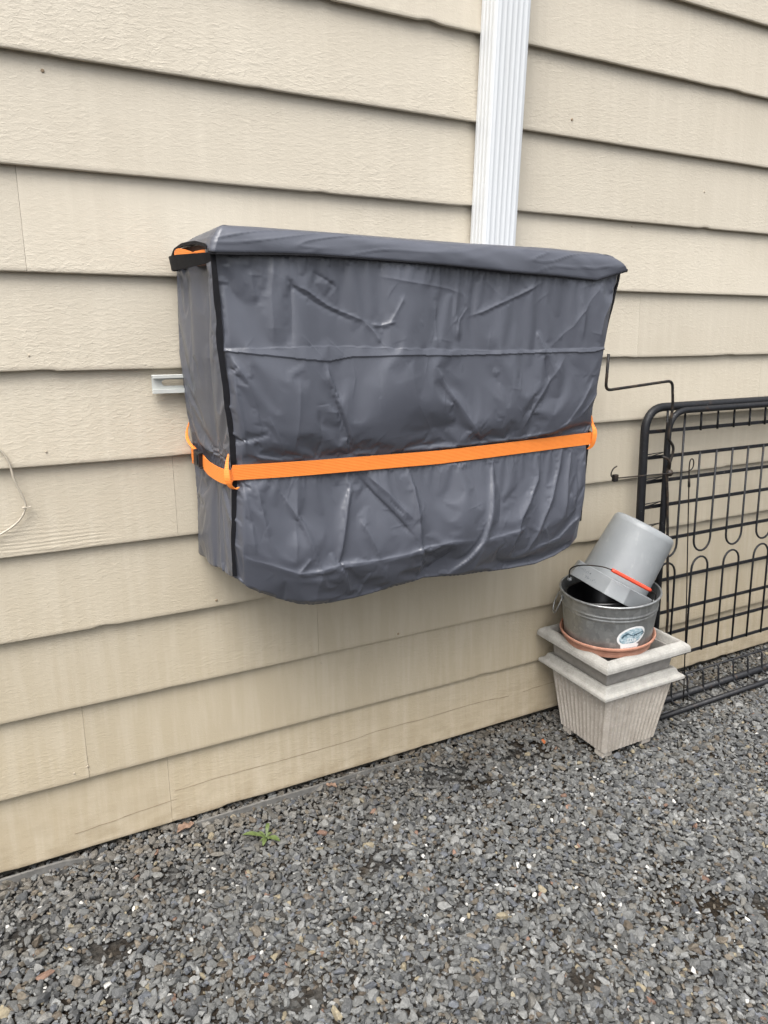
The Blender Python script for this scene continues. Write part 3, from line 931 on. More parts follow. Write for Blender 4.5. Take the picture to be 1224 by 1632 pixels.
for j in range(NB):
    p = j/(NB-1)
    # band: bulges out near the hem, then rolls over the shoulder
    q_ = p**1.9; qx = p**1.15; pz_ = math.sin(p*math.pi/2)**.95
    x = P_[:,0]*(1-qx)+P_[:,3]*qx; y = P_[:,1]*(1-q_)+P_[:,4]*q_; z = P_[:,2]*(1-pz_)+P_[:,5]*pz_
    bul = .007*(1-p) + .003*math.sin(math.pi*p)
    w = .0028*vnoise(arc*7+p*1.2, arc*0+p*1.1, 71)*math.sin(math.pi*(.15+.8*p)) + .0012*vnoise(arc*19+p*2.2, arc*0+p*1.5, 72)*math.sin(math.pi*(.15+.8*p)) + .0022*(1-np.abs(vnoise(arc*9-p*3, arc*0+p*2.2, 75)))**7*math.sin(math.pi*(.1+.8*p))
    x = x + P_[:,6]*(bul+w); y = y + P_[:,7]*(bul+w); z = z + .25*w
    if j == 0: z = z - .0008
    rowsL.append((x, y, z))
px, py, pz = rowsL[-1]
for kk, dz in [(.985, .0), (.95, -.0005), (.8, .0), (.5, -.006), (.05, -.01)]:
    zc = np.interp(cy_+(py-cy_)*kk, [-.3, 0], [1.536, 1.505])
    rowsL.append((cx_+(px-cx_)*kk, cy_+(py-cy_)*kk, np.where(np.full(px.shape, kk) > .9, pz, zc)+dz))
# turned-in lip below the hem so the cloth edge has thickness
x0, y0, z0 = rowsL[0]
lip = [(x0-P_[:,6]*.006, y0-P_[:,7]*.006, z0+.001), (x0-P_[:,6]*.001, y0-P_[:,7]*.001, z0-.0012)]
allr = lip + rowsL
LX = np.stack([r[0] for r in allr][::-1]); LY = np.stack([r[1] for r in allr][::-1]); LZ = np.stack([r[2] for r in allr][::-1])
lid = grid_obj('top_flap', LX, LY, LZ, M_FAB, cover)

def ribbon(b, center, across, width, thick, out):
    """flat webbing: center points, across direction(s), outward direction(s)"""
    n = len(center)
    V = []
    for i in range(n):
        c = Vector(center[i]); a = Vector(across[i] if isinstance(across, list) else across).normalized(); o_ = Vector(out[i] if isinstance(out, list) else out).normalized()
        w = width[i] if isinstance(width, (list, tuple)) else width
        V += [c-a*w/2-o_*thick/2, c+a*w/2-o_*thick/2, c+a*w/2+o_*thick/2, c-a*w/2+o_*thick/2]
    F = [(0,1,2,3), tuple((n-1)*4+k for k in (3,2,1,0))]
    for i in range(n-1):
        for k in range(4):
            k2 = (k+1) % 4
            F.append((i*4+k, (i+1)*4+k, (i+1)*4+k2, i*4+k2))
    return b.add(V, F)
# binding down the front-left corner
b = MB(); cen, wid = [], []
for i in range(90):
    z = 1.486 - (1.486-.828)*i/89
    q_ = int(np.argmin(np.abs(CORN_L[2]-z)))
    cen.append((float(CORN_L[0][q_])+.0015*float(vnoise(z*22, 0, 3)), float(CORN_L[1][q_])-.006, z)); wid.append(.0118+.002*float(vnoise(z*30, 1, 2)) - .003*max(0, min(1, (1.0-z)*8)))
ribbon(b, cen, (1, -.25, 0), wid, .0022, (-.25, -1, 0))
b.build('corner_binding', M_BIND, cover)
b = MB(); cen = []; wid = []
for i in range(90):
    z = 1.488 - (1.488-.830)*i/89
    q_ = int(np.argmin(np.abs(CORN_R[2]-z)))
    cen.append((float(CORN_R[0][q_])-.0005, float(CORN_R[1][q_])-.003+.0015*float(vnoise(z*20, 0, 9)), z)); wid.append(.0125+.003*float(vnoise(z*16, 1, 2)))
ribbon(b, cen, (.9, .35, 0), wid, .003, (.35, -.9, 0))
b.build('corner_binding', M_BIND, cover)
# binding along the lid hem
b = MB(); cen = []; wid = []
fx, fy, fz = rowsL[0]
for i in range(NL-1, NL+NF-1, 3):
    t = (i-NL+1)/NF
    cen.append((float(fx[i]), float(fy[i])+.0015, float(fz[i])-.0008)); wid.append(float(np.interp(t, [0, .12, .2, .45, .9, .97, 1], [.0095, .0085, .0065, .0042, .0042, .0065, .0075])) + .0008*float(vnoise(t*40, 0, 2)))
ribbon(b, cen, (0, .2, 1), wid, .0024, (0, -1, .2))
b.build('hem_binding', M_BIND, cover)
b = MB(); cen = []
for i in range(2, NL-1, 3): cen.append((float(fx[i])-.0005, float(fy[i]), float(fz[i])+.0015))
ribbon(b, cen, (0, 0, 1), .0065, .0024, (-1, 0, 0)); b.build('hem_binding', M_BIND, cover)
b = MB(); cen = []
for i in range(NL+NF-2, len(P_), 3): cen.append((float(fx[i])+.001, float(fy[i]), float(fz[i])))
ribbon(b, cen, (0, 0, 1), .008, .0024, (1, 0, 0)); b.build('hem_binding', M_BIND, cover)
# loose hook-and-loop closure bulging at the left end, with the lining showing behind it
path = smooth_path([(.431, -.298, 1.4790), (.421, -.27, 1.4765), (.408, -.20, 1.4735), (.399, -.13, 1.4715), (.399, -.085, 1.4705), (.410, -.045, 1.4705), (.428, -.02, 1.472)], 3)
n = len(path)
outs = []
for i in range(n):
    t = path[min(i+1, n-1)]-path[max(i-1, 0)]; outs.append(tuple(Vector((t.y, -t.x, 0)).normalized()))
b = MB(); ribbon(b, path, [(o_[0]*-.18, o_[1]*-.18, 1) for o_ in outs], [.013+.016*min(1, i/(n*.45)) for i in range(n)], .0028, outs)
b.build('closure_tape', M_BIND, cover)
MB().box((.430, -.282, 1.464), (.47, -.004, 1.504)).build('lining', M_LINING, cover)
b = MB(); ribbon(b, smooth_path([(.430, -.20, 1.478), (.420, -.15, 1.489), (.415, -.09, 1.495), (.418, -.045, 1.489), (.428, -.012, 1.480)], 2), (0, .15, 1), .016, .002, (-1, .1, .3))
b.build('strap_end', M_ORANGE, cover)
b = MB(); ribbon(b, [(.430, -.288, 1.490), (.422, -.25, 1.4895), (.418, -.215, 1.4880), (.420, -.19, 1.486)], (0, 0, 1), .006, .0018, (-1, 0, 0))
b.build('strap_end', M_ORANGE, cover)

# ---- orange strap
strap = None
cen, wid, outs = [], [], []
for i in range(80):
    x = .450 + (1.4345-.450)*i/79
    cen.append((x, YF-.0095-.011*math.sin(math.pi*i/79)-.0012*float(vnoise(x*4, 0, 2)), float(STRAP_Z(x)))); outs.append((0, -1, .03))
b = MB()
full = [(.4495, -.300, 1.0475)] + cen + [(1.439, -.299, 1.0625)]
ow = [(-.7, -.7, 0)] + outs + [(.7, -.7, 0)]
ribbon(b, full, [(0, 0, 1)]*len(full), .0318, .0018, ow)
strap = b.build('strap', M_ORANGE, cover)
b = MB()
side = smooth_path([(.4490, -.300, 1.0450), (.4390, -.26, 1.0420), (.4360, -.20, 1.0415), (.4360, -.168, 1.0425), (.4380, -.125, 1.047)], 2)
ribbon(b, side, [(0, 0, 1)]*len(side), [.034]+[.032]*(len(side)-2)+[.028], .0018, (-1, 0, 0))
side = smooth_path([(.4355, -.082, 1.052), (.4370, -.055, 1.052), (.441, -.03, 1.050), (.444, -.004, 1.049)], 2)
ribbon(b, side, [(0, 0, 1)]*len(side), .034, .0018, (-1, 0, 0))
b.build('strap_side', M_ORANGE, strap)
b = MB()
side = smooth_path([(1.439, -.299, 1.0625), (1.448, -.25, 1.062), (1.448, -.15, 1.060), (1.446, -.004, 1.058)], 2)
ribbon(b, side, [(0, 0, 1)]*len(side), .034, .0018, (1, 0, 0)); b.build('strap_side', M_ORANGE, strap)
# side-release buckle
b = MB()
b.box((.4275, -.128, 1.0335), (.4375, -.090, 1.0665))
b.box((.4255, -.120, 1.0385), (.4274, -.100, 1.0615))
b.box((.4285, -.134, 1.0315), (.4365, -.1283, 1.0355)); b.box((.4285, -.134, 1.0645), (.4365, -.1283, 1.0685))
b.box((.4280, -.0898, 1.0320), (.4370, -.0830, 1.0680))
b.build('buckle', M_BUCKLE, strap, bevel=.0016)
b = MB(); ribbon(b, [(.4255, -.081, 1.0695), (.4262, -.0815, 1.052), (.4260, -.082, 1.0345)], (0, 1, 0), .0045, .002, (-1, 0, 0)); b.build('strap_fold', M_ORANGE, strap)
# belt loops
def loop(name, pts, wdir, w0, w1, w2, it=3):
    p = smooth_path(pts, it); n = len(p); outs = []; wd = []
    for i in range(n):
        t = (p[min(i+1, n-1)]-p[max(i-1, 0)]).normalized(); outs.append(tuple(t.cross(Vector(wdir)).normalized()))
        u_ = i/(n-1); wd.append(w0+(w1-w0)*min(1, u_*2.2) if u_ < .5 else w1+(w2-w1)*(u_-.5)*2)
    b = MB(); ribbon(b, p, wdir, wd, .0018, outs); return b.build(name, M_ORANGE, cover)
VW_ = (.86, -.50, .05)
loop('belt_loop', [(.4450, -.300, 1.096), (.4400, -.304, 1.080), (.4360, -.312, 1.063), (.4360, -.316, 1.045), (.4420, -.314, 1.030), (.4520, -.313, 1.023), (.4610, -.3105, 1.026)], VW_, .0015, .0120, .004, 2)
loop('belt_loop', [(1.4300, -.304, 1.123), (1.4320, -.308, 1.100), (1.4330, -.319, 1.086), (1.4330, -.319, 1.060), (1.4330, -.313, 1.042), (1.4270, -.307, 1.034)], VW_, .0015, .0120, .008, 2)
loop('belt_loop', [(.4420, -.006, 1.118), (.4330, -.012, 1.100), (.4300, -.022, 1.082), (.4320, -.045, 1.071), (.4350, -.075, 1.064)], (.6, -.5, .6), .002, .008, .004, 2)

# ================================================================ PLANTERS
def frustum_ring(b, cx, cy, rows, close_bottom=True):
    """square pot: rows of (half width x, half width y, z), outside then inside"""
    V = []
    for hx, hy, z in rows:
        V += [(cx-hx, cy-hy, z), (cx+hx, cy-hy, z), (cx+hx, cy+hy, z), (cx-hx, cy+hy, z)]
    F = []
    for i in range(len(rows)-1):
        for k in range(4):
            k2 = (k+1) % 4
            F.append((i*4+k, i*4+k2, (i+1)*4+k2, (i+1)*4+k))
    F.append((3, 2, 1, 0)); n = len(rows)-1
    F.append(tuple(n*4+k for k in range(4)))
    return b.add(V, F)

def fluted_wall(b, cx, cy, h0, h1, z0, z1, nfl, depth, margin):
    """outer faces of a tapered square pot with raised round-topped flutes; h0/h1 half sizes at the foot and the top"""
    cx0 = cx
    for side in range(4):
        ax = side % 2
        nx = nfl if ax == 0 else nfl-1
        prof = [(-1, 0), (-1+margin, 0)]
        w = (2-2*margin)/nx
        for i in range(nx):
            a = -1+margin+i*w
            for t, d in ((.06, .0), (.12, .55), (.24, 1), (.76, 1), (.88, .55), (.94, .0)):
                prof.append((a+t*w, d))
        prof += [(1-margin, 0), (1, 0)]
        zl = [z0, z0+.004, z1-.016, z1-.008, z1]
        V = []
        for zi, z in enumerate(zl):
            t = (z-z0)/(z1-z0)
            hx, hy = h0[0]+(h1[0]-h0[0])*t, h0[1]+(h1[1]-h0[1])*t
            k = 0 if zi in (0, 4, 3) else 1
            cx = cx0 + .012*(1-t)
            for s, d in prof:
                o_ = -depth*(1-d)*k
                if abs(s) > 1-margin*.9: o_ = 0
                if side == 0: V.append((cx+s*hx, cy-hy-o_, z))
                elif side == 1: V.append((cx+hx+o_, cy+s*hy, z))
                elif side == 2: V.append((cx-s*hx, cy+hy+o_, z))
                else: V.append((cx-hx-o_, cy-s*hy, z))
        n = len(prof)
        # flutes are grooves cut into the wall: the offsets point inward
        F = [(r*n+i, r*n+i+1, (r+1)*n+i+1, (r+1)*n+i) for r in range(len(zl)-1) for i in range(n-1)]
        b.add(V, F)

PX, PY = 1.748, -.178
low = empty('square_planter', (PX, PY, 0), 'fluted beige square planter standing on the gravel, holding the other planter', 'planter', 'stacked square planters')
b = MB()
h0, h1, z0, z1 = (.111, .100), (.139, .132), .016, .244
fluted_wall(b, PX, PY, h0, h1, z0, z1, 13, -.0055, .055)
b.add([(PX+.012-h0[0], PY-h0[1], z0), (PX+.012+h0[0], PY-h0[1], z0), (PX+.012+h0[0], PY+h0[1], z0), (PX+.012-h0[0], PY+h0[1], z0)], [(3, 2, 1, 0)])
b.build('pot_body', M_RESIN, low)
def rim(b, cx, cy, hx, hy, zt, prof, inner):
    """moulded rim: prof is (offset from the outermost half size, z)"""
    rows = [(hx-o_, hy-o_, z) for o_, z in prof]
    V = []
    for ax, ay, z in rows: V += [(cx-ax, cy-ay, z), (cx+ax, cy-ay, z), (cx+ax, cy+ay, z), (cx-ax, cy+ay, z)]
    F = []
    n = len(rows)
    for i in range(n):
        j = (i+1) % n
        for k in range(4):
            k2 = (k+1) % 4
            F.append((i*4+k, i*4+k2, j*4+k2, j*4+k))
    return b.add(V, F)
b = MB()
rim(b, PX+.006, PY+.010, .175, .157, 0, [(.034, .2375), (.014, .2385), (.004, .2395), (.001, .2410), (0, .2430), (.0004, .2510), (.003, .2535), (.009, .2545), (.0135, .2570), (.017, .2640), (.020, .2720), (.024, .2755), (.030, .2760), (.0345, .2735), (.037, .262)], 0)
b.build('pot_rim', M_RESIN2, low, bevel=.0018)
b = MB()
for sx in (-1, 1):
    for sy in (-1, 1):
        x, y = PX+.012+sx*.088, PY+sy*.076
        b = MB().box((x-.021, y-.019, -.006), (x+.021, y+.019, .0165)); b.build('foot', M_RESIN, low, bevel=.003)
up = empty('square_planter', (PX, PY, .1), 'smooth greyish square planter nested in the beige fluted planter, holding the terracotta saucer', 'planter', 'stacked square planters')
UX, UY = 1.750, -.170
b = MB()
frustum_ring(b, UX, UY, [(.10, .088, .10), (.118, .106, .20), (.138, .121, .284), (.144, .127, .345), (.138, .121, .345), (.131, .115, .284), (.095, .083, .108)])
b.build('pot_body', M_RESIN_IN, up)
b = MB()
rim(b, UX+.003, UY+.004, .183, .162, 0, [(.036, .333), (.010, .3335), (.003, .3345), (0, .3370), (.0004, .3465), (.002, .3530), (.006, .359), (.012, .3635), (.017, .3675), (.0225, .3690), (.0275, .3675), (.030, .363), (.037, .335)], 0)
b.build('pot_rim', M_RESIN2, up, bevel=.0018)

# ================================================================ SAUCER, TUB, POT, BUCKET
TILT = Matrix.Rotation(-math.atan(.058), 4, 'Y')
TM = Matrix.Translation((1.716, -.174, .3605)) @ TILT
prof = [(0, 0), (.126, 0), (.1310, .002), (.1345, .007), (.1355, .0125), (.1350, .0145), (.1372, .0165), (.1395, .0215), (.1398, .0245), (.1392, .0262), (.1440, .0285), (.1485, .0335), (.1500, .0385), (.1490, .0415), (.1460, .0425), (.1430, .0405), (.1385, .020), (.1360, .006), (0, .006)]
o = MB().lathe(prof, 96, TM).build('plant_saucer', M_TERRA, None, angle=50)
tag(o, 'round terracotta plant saucer under the metal tub, on the upper planter', 'saucer')

tub = empty('metal_tub', tuple(TM @ Vector((0, 0, .012))), 'round galvanised metal tub with a paper sticker, set in the terracotta saucer', 'tub')
TB = TM @ Matrix.Translation((0.001, 0, .007))
H = .1785
def tub_r(z): return .1335 + (.1530-.1335)*z/H
prof = [(0, 0), (.130, 0), (.1335, .003)]
z = .006
for z in np.linspace(.006, .115, 12): prof.append((tub_r(z), float(z)))
for c in (.123, .134):
    for t in np.linspace(-1, 1, 7): prof.append((tub_r(c+t*.0045)+.0016*math.cos(t*math.pi/2), c+t*.0045))
for z in np.linspace(.143, .167, 5): prof.append((tub_r(z), float(z)))
for a in np.linspace(-60, 230, 14):
    t = math.radians(a); prof.append((tub_r(.172)+.0012+.0036*math.cos(t), .1730+.0036*math.sin(t)))
prof += [(tub_r(.163)-.002, .163), (tub_r(.1)-.0018, .1), (.131, .004), (0, .003)]
MB().lathe(prof, 128, TB).build('tub_body', M_GALV, tub, angle=45)
for ang in (math.radians(148), math.radians(350)):
    R_ = TB @ Matrix.Translation((0, 0, -.0175)) @ Matrix.Rotation(ang, 4, 'Z')
    r = tub_r(.150)
    b = MB()
    b.box((r-.001, -.020, .160), (r+.0025, .020, .178), R_)
    b.tube([R_ @ Vector((r+.003, -.020, .169)), R_ @ Vector((r+.003, .020, .169))], .0045, 10)
    b.build('handle_lug', M_GALV, tub, bevel=.001)
    pts = fillet([(r+.003, -.025, .169), (r+.009, -.029, .155), (r+.020, -.027, .125), (r+.024, -.012, .108), (r+.024, .012, .108), (r+.020, .027, .125), (r+.009, .029, .155), (r+.003, .025, .169)], .012)
    MB().tube([R_ @ p for p in pts]+[R_ @ Vector((r+.003, -.025, .169))], .0022, 8).build('ring_handle', M_GALV, tub, True)

# sticker wrapped on the wall of the tub
def wrap(a, z, off):   # a in metres along the wall from the sticker centre
    az = math.radians(-105) + a/tub_r(.08)
    z = z-.0115; r = tub_r(z)+off
    return TB @ Vector((r*math.cos(az), r*math.sin(az), z))
def sticker_poly(outline, off, name, m, parent, cuts=14):
    """outline as (half width left, half width right, z) rows -> wrapped strips"""
    V, F = [], []
    for zl, x0, x1 in outline:
        for k in range(cuts+1): V.append(wrap(x0+(x1-x0)*k/cuts, zl, off))
    for i in range(len(outline)-1):
        for k in range(cuts):
            F.append((i*(cuts+1)+k, i*(cuts+1)+k+1, (i+1)*(cuts+1)+k+1, (i+1)*(cuts+1)+k))
    return mesh_obj(name, V, F, m, parent, True)
def oval_rows(cx, cz, rx, rz, lean=0, z_from=-1, z_to=1, n=18):
    rows = []
    for i in range(n+1):
        t = z_from+(z_to-z_from)*i/n; w = rx*math.sqrt(max(0, 1-t*t))
        rows.append((cz+rz*t, cx+lean*t-w-.0001, cx+lean*t+w+.0001))
    return rows
ov = oval_rows(.000, .083, .0455, .034, .010, -.80, 1)
st = sticker_poly([(.0185, -.035, .021), (.030, -.034, .022), (.042, -.033, .025), (.051, -.034, .030)] + ov, .0004, 'sticker', M_LABEL, tub)
sticker_poly(oval_rows(.000, .083, .0385, .0275, .010, -.86, 1), .0007, 'sticker_picture', M_STICK, st)
def ink(pts, w, off=.0010, name='sticker_drawing', m=None):
    V, F = [], []
    for i, (a, z) in enumerate(pts):
        j, k = min(i+1, len(pts)-1), max(i-1, 0)
        d = Vector((pts[j][0]-pts[k][0], pts[j][1]-pts[k][1])).normalized(); n_ = Vector((-d.y, d.x))*w/2
        V += [wrap(a+n_.x, z+n_.y, off), wrap(a-n_.x, z-n_.y, off)]
    for i in range(len(pts)-1): F.append((2*i, 2*i+1, 2*i+3, 2*i+2))
    return V, F
b = MB()
for pts, w in [([(-.032, .079), (-.026, .088), (-.018, .092), (-.012, .094)], .006), ([(-.014, .094), (-.004, .088), (.006, .084), (.012, .087)], .0028), ([(.006, .088), (.016, .090), (.024, .090), (.034, .095), (.040, .093), (.042, .087), (.037, .085)], .0036), ([(.014, .088), (.018, .084)], .003)]:
    V, F = ink(pts, w); b.add(V, F)
b.build('sticker_drawing', M_STICKINK, st)
b = MB()
for L_, x in (('T', -.012), ('U', .0), ('B', .012)):
    S = {'T': [[(-.0045, .0762), (.0045, .0762)], [(0, .0762), (0, .0648)]],
         'U': [[(-.0038, .0768), (-.0038, .068), (-.002, .0655), (.002, .0655), (.0038, .068), (.0038, .0768)]],
         'B': [[(-.0034, .0648), (-.0034, .0762), (.002, .0762), (.0036, .0738), (.002, .0710), (-.0034, .0710)], [(.002, .0710), (.0042, .0680), (.002, .0650), (-.0034, .0650)]]}[L_]
    for st_ in S:
        V, F = ink([(p[0]+x, p[1]) for p in st_], .0021, .0013); b.add(V, F)
b.build('lettering', M_LABEL, st)
b = MB()
for zr, a0, a1 in [(.044, -.024, .020), (.034, -.026, -.002), (.029, -.026, -.006), (.024, -.026, -.004), (.019, -.028, -.010)]:
    a = a0
    while a < a1:
        w_ = random.uniform(.002, .005)
        V, F = ink([(a, zr), (min(a+w_, a1), zr)], .0016); b.add(V, F); a += w_+.0015
for i in range(14):
    a = .002+i*.00125
    V, F = ink([(a, .024), (a, .034)], .0005+.0005*(i % 3 == 0)); b.add(V, F)
b.build('printed_text', M_STICKGREY, st)

# black nursery pot lying in the tub
PM = TB @ Matrix.Translation((-.020, .012, .058)) @ Matrix.Rotation(math.radians(-4), 4, 'X')
prof = [(0, .004), (.080, .004), (.088, .02), (.103, .078), (.110, .079), (.1125, .083), (.1125, .099), (.110, .1015), (.106, .100), (.102, .086), (.098, .080), (.096, .070), (.091, .062), (.089, .050), (.082, .040), (.078, .022), (0, .012)]
o = MB().lathe(prof, 72, PM).build('plant_pot', M_BLACKP, None, angle=40)
tag(o, 'round black plastic pot sunk inside the metal tub beneath the grey bucket', 'pot')

# grey pail upside down and tilted in the tub
Rc, ax, Lb = Vector((1.7116, -.1581, .5143)), Vector((.4772, -.0768, .8754)).normalized(), .2500
view = Vector((-.4642, -.8425, .2734))
xx = (view - ax*view.dot(ax)).normalized()          # local x looks towards the viewer's side
xx = Matrix.Rotation(-.1184, 3, ax) @ xx
yy = ax.cross(xx)
BM = Matrix(((xx.x, yy.x, ax.x, Rc.x), (xx.y, yy.y, ax.y, Rc.y), (xx.z, yy.z, ax.z, Rc.z), (0, 0, 0, 1)))
pail = empty('pail', tuple(Rc), 'grey plastic pail tipped upside down in the metal tub, with a red handle grip', 'bucket')
prof = [(0, Lb), (.078, Lb), (.088, Lb-.0008), (.095, Lb-.004), (.0995, Lb-.0105), (.1010, Lb-.020)]
for t in np.linspace(.03, Lb-.02, 8)[::-1]: prof.append((.1100+(.1010-.1100)*t/(Lb-.02), float(t)))
prof += [(.1105, .012), (.1080, .012), (.098, Lb-.02), (.090, Lb-.006), (0, Lb-.004)]
MB().lathe(prof, 96, BM).build('pail_body', M_BUCKET, pail, angle=50)
def octo(hs, ch_, z, n=5):
    """square with chamfered, slightly rounded corners; a chamfer faces local +x"""
    P = []
    for k in range(4):
        a = math.radians(45+90*k)                    # flats at 45 deg, chamfers on the axes
        c0, s0 = math.cos(a), math.sin(a)
        nrm, tg = Vector((c0, s0)), Vector((-s0, c0))
        P += [nrm*hs - tg*(hs-ch_), nrm*hs + tg*(hs-ch_)]
    out = []
    m = len(P)
    for i in range(m):
        p = P[i]; a, c = P[i-1], P[(i+1) % m]
        for t in (.0, .5, 1.0):
            A, B = p.lerp(a, .035), p.lerp(c, .035)
            q = A*(1-t)**2 + p*2*t*(1-t) + B*t*t
            out.append(BM @ Vector((q.x, q.y, z)))
    return out
b = MB()
rings = [octo(.1060, .043, .052), octo(.1080, .043, .053), octo(.1100, .043, .0505), octo(.1106, .043, .047), octo(.1160, .0455, .006), octo(.1166, .0455, .001), octo(.1150, .0455, .0), octo(.1125, .045, .004), octo(.1075, .043, .046)]
m = len(rings[0]); V = [p for r in rings for p in r]; n = len(rings)
F = [(i*m+k, i*m+(k+1) % m, ((i+1) % n)*m+(k+1) % m, ((i+1) % n)*m+k) for i in range(n) for k in range(m)]
b.add(V, F)
col_ = b.build('pail_collar', M_BUCKET, pail, angle=22)
# faded handwriting on the collar's left flat
b = MB()
a = math.radians(-45); nrm, tg = Vector((math.cos(a), math.sin(a), 0)), Vector((-math.sin(a), math.cos(a), 0))
for row, (s0, s1, zc) in enumerate([(-.058, -.008, .034), (-.030, .026, .019)]):
    s = s0
    while s < s1:
        pts = [(s+random.uniform(-.002, .003), zc+random.uniform(-.005, .006)) for _ in range(3)]
        for (p0, p1) in zip(pts, pts[1:]):
            hs_ = .1316 - .0075*0
            q = []
            for (sp, zp) in (p0, p1):
                hs_ = .1160-(zp-.006)*(.0054/.041)+.0004
                q.append(BM @ (nrm*hs_ + tg*sp + Vector((0, 0, zp))))
            b.tube(q, .0005, 5)
        s += random.uniform(.0055, .0085)
b.build('faded_writing', M_INK, col_)
# wire bail with its red grip
bl = [(1.6070, -.0950, .5600), (1.5933, -.1051, .5840), (1.5718, -.1307, .6149), (1.5661, -.1781, .6417), (1.5926, -.2367, .6528), (1.6049, -.2683, .6494)]
G0, G1 = Vector(bl[-1]), Vector((1.7147, -.3258, .5854))
E0, E1 = Vector(bl[0]), Vector((1.8128, -.2633, .5055))
wire = smooth_path(bl, 2) + smooth_path([G1, Vector((1.7400, -.3240, .5700)), Vector((1.7620, -.3080, .5500)), E1], 2)
MB().tube(wire, .0020, 8).build('bail_wire', M_STAKE, pail, True)
g0, g1 = G0, G1
b = MB(); pts = [g0.lerp(g1, t) for t in np.linspace(0, 1, 16)]
b.tube(pts, [.0052, .0060] + [.0062 - .0003*(i % 2) for i in range(12)] + [.0060, .0052], 14); b.build('grip', M_RED, pail, True)
for p in (E0, E1):
    MB().tube([p-yy*.006, p+yy*.006], .007, 12).build('bail_ear', M_BUCKET, pail, True)

# ================================================================ BLACK WIRE FRAME
gate = empty('wire_frame_panel', (2.3, -.11, 0), 'black tubular steel frame with a grid of wires and hairpin loops leaning on the wall', 'metal frame')
def gy(z, off=0): return -.040 - .078*(1.06-z) + off
XR = 3.62
def frame(x0, x1, ztop, zbot, off, r, rad, name):
    pts = fillet([(x0, gy(zbot, off), zbot), (x0, gy(ztop, off), ztop), (x1, gy(ztop, off), ztop), (x1, gy(zbot, off), zbot)], rad, 14)
    MB().tube(pts, r, 16).build(name, M_IRON, gate, True)
frame(1.925, XR+.06, 1.083, .012, 0, .0140, .085, 'tube_frame')
frame(2.012, XR, 1.071, .012, -.020, .0105, .085, 'tube_frame')
BARS = [1.004, .918, .836, .750, .628, .480, .358, .272, .180]
for i, z in enumerate(BARS):
    y = gy(z); x0 = 1.925 if i < 8 else 2.03
    x1 = XR+.06
    b = MB(); b.box((x0, y-.0035, z-.0062), (x1, y+.0015, z+.0062)); b.build('cross_bar', M_IRON, gate, bevel=.0012)
# thin V braces joining the two upright tubes
for z in (.932, .850, .765, .690, .600):
    MB().tube([(1.925, gy(z), z-.004), (2.006, gy(z, -.018), z+.006), (1.928, gy(z), z-.016)], .0026, 6).build('brace', M_IRON, gate, True)
P0, DX = 2.1015, .0858
WR = .0038
def wire_(pts, r=WR): MB().tube(pts, r, 8).build('grid_wire', M_IRON, gate, True)
nx = 18
for i in range(nx):
    x = P0 + i*DX
    if i == 0:
        continue
    wire_(fillet([(x, gy(1.06)-.005, 1.06), (x, gy(1.0)-.007, .996)], .01))
# hairpins: a pair of uprights joined by a round bend, from above and from below
def hairpin(xa, xb, ztop, zend, sgn):
    r = (xb-xa)/2; cx = (xa+xb)/2; pts = [(xa, gy(ztop)-.0065, ztop)]
    n = 10
    zc = zend - sgn*-r if False else zend + (r if sgn < 0 else -r)
    for k in range(n+1):
        a = math.pi*k/n
        z = zc + sgn*r*math.sin(a)
        pts.append((cx - r*math.cos(a), gy(z)-.0065, z))
    pts.append((xb, gy(ztop)-.0065, ztop))
    wire_(pts)
xpin = P0 + DX*1.06
i = 0
while xpin + DX < XR:
    hairpin(xpin, xpin+DX, .922, .563, -1)
    hairpin(xpin-.002, xpin+DX-.002, .176, .541, 1)
    xpin += 2*DX
hairpin(P0-DX*.95, P0+.003, 1.076, .563, -1)
hairpin(P0-DX*.98, P0+.004, .176, .541, 1)
# folded foot of the panel: wires drop to the ground and turn out to a front tube
MB().tube([(2.05, -.118, .094), (XR, -.118, .094)], .0040, 8).build('foot_bar', M_IRON, gate, True)
MB().tube([(2.0, -.128, .018), (XR+.05, -.128, .018)], .0135, 14).build('foot_tube', M_IRON, gate, True)
MB().tube([(1.985, -.203, .015), (XR+.05, -.203, .015)], .0095, 14).build('foot_tube', M_IRON, gate, True)
for i in range(-1, 17):
    x = 2.206 + i*DX
    pts = fillet([(x-.01, -.108, .099), (x, -.125, .092), (x, -.140, .010), (x, -.203, .012)], .016, 5)
    MB().tube(pts, .0034, 8).build('foot_wire', M_IRON, gate, True)

# ================================================================ GARDEN STAKES
pts = fillet([(1.683, -.09, 1.264), (1.6855, -.09, 1.155), (1.9720, -.09, 1.176), (1.989, -.09, 1.09), (1.986, -.09, 1.006)], .022, 8)
pts += smooth_path([(1.986, -.092, .985), (2.016, -.09, .960), (2.018, -.09, .935), (2.007, -.09, .900), (1.998, -.092, .865)], 2)
pts += [Vector((2.01, -.095, .80)), Vector((2.05, -.13, .36)), Vector((2.06, -.145, 0.0))]
hk = MB().tube(pts, .0046, 10).build('plant_hanger_stake', M_STAKE, None, True)
tag(hk, 'dark cranked steel stake whose bent top pokes above the left end of the black frame', 'garden stake')
b = MB()
M = Matrix.Translation((2.004, -.098, .872))
b.lathe([(.0001, -.012), (.007, -.010), (.0115, -.004), (.0125, 0), (.0115, .004), (.007, .010), (.0001, .012)], 16, M)
b.build('knob', M_STAKE, hk, True)
MB().tube([(1.965, -.093, .929), (1.985, -.098, .922), (2.0, -.098, .905), (2.003, -.096, .885)], .0045, 8).build('clamp', M_STAKE, hk, True)
pts = smooth_path([(1.715, -.14, .928), (1.700, -.14, .922), (1.692, -.14, .905), (1.700, -.14, .893), (1.716, -.14, .890)], 2) + [Vector((1.80, -.14, .888)), Vector((2.02, -.14, .882))]
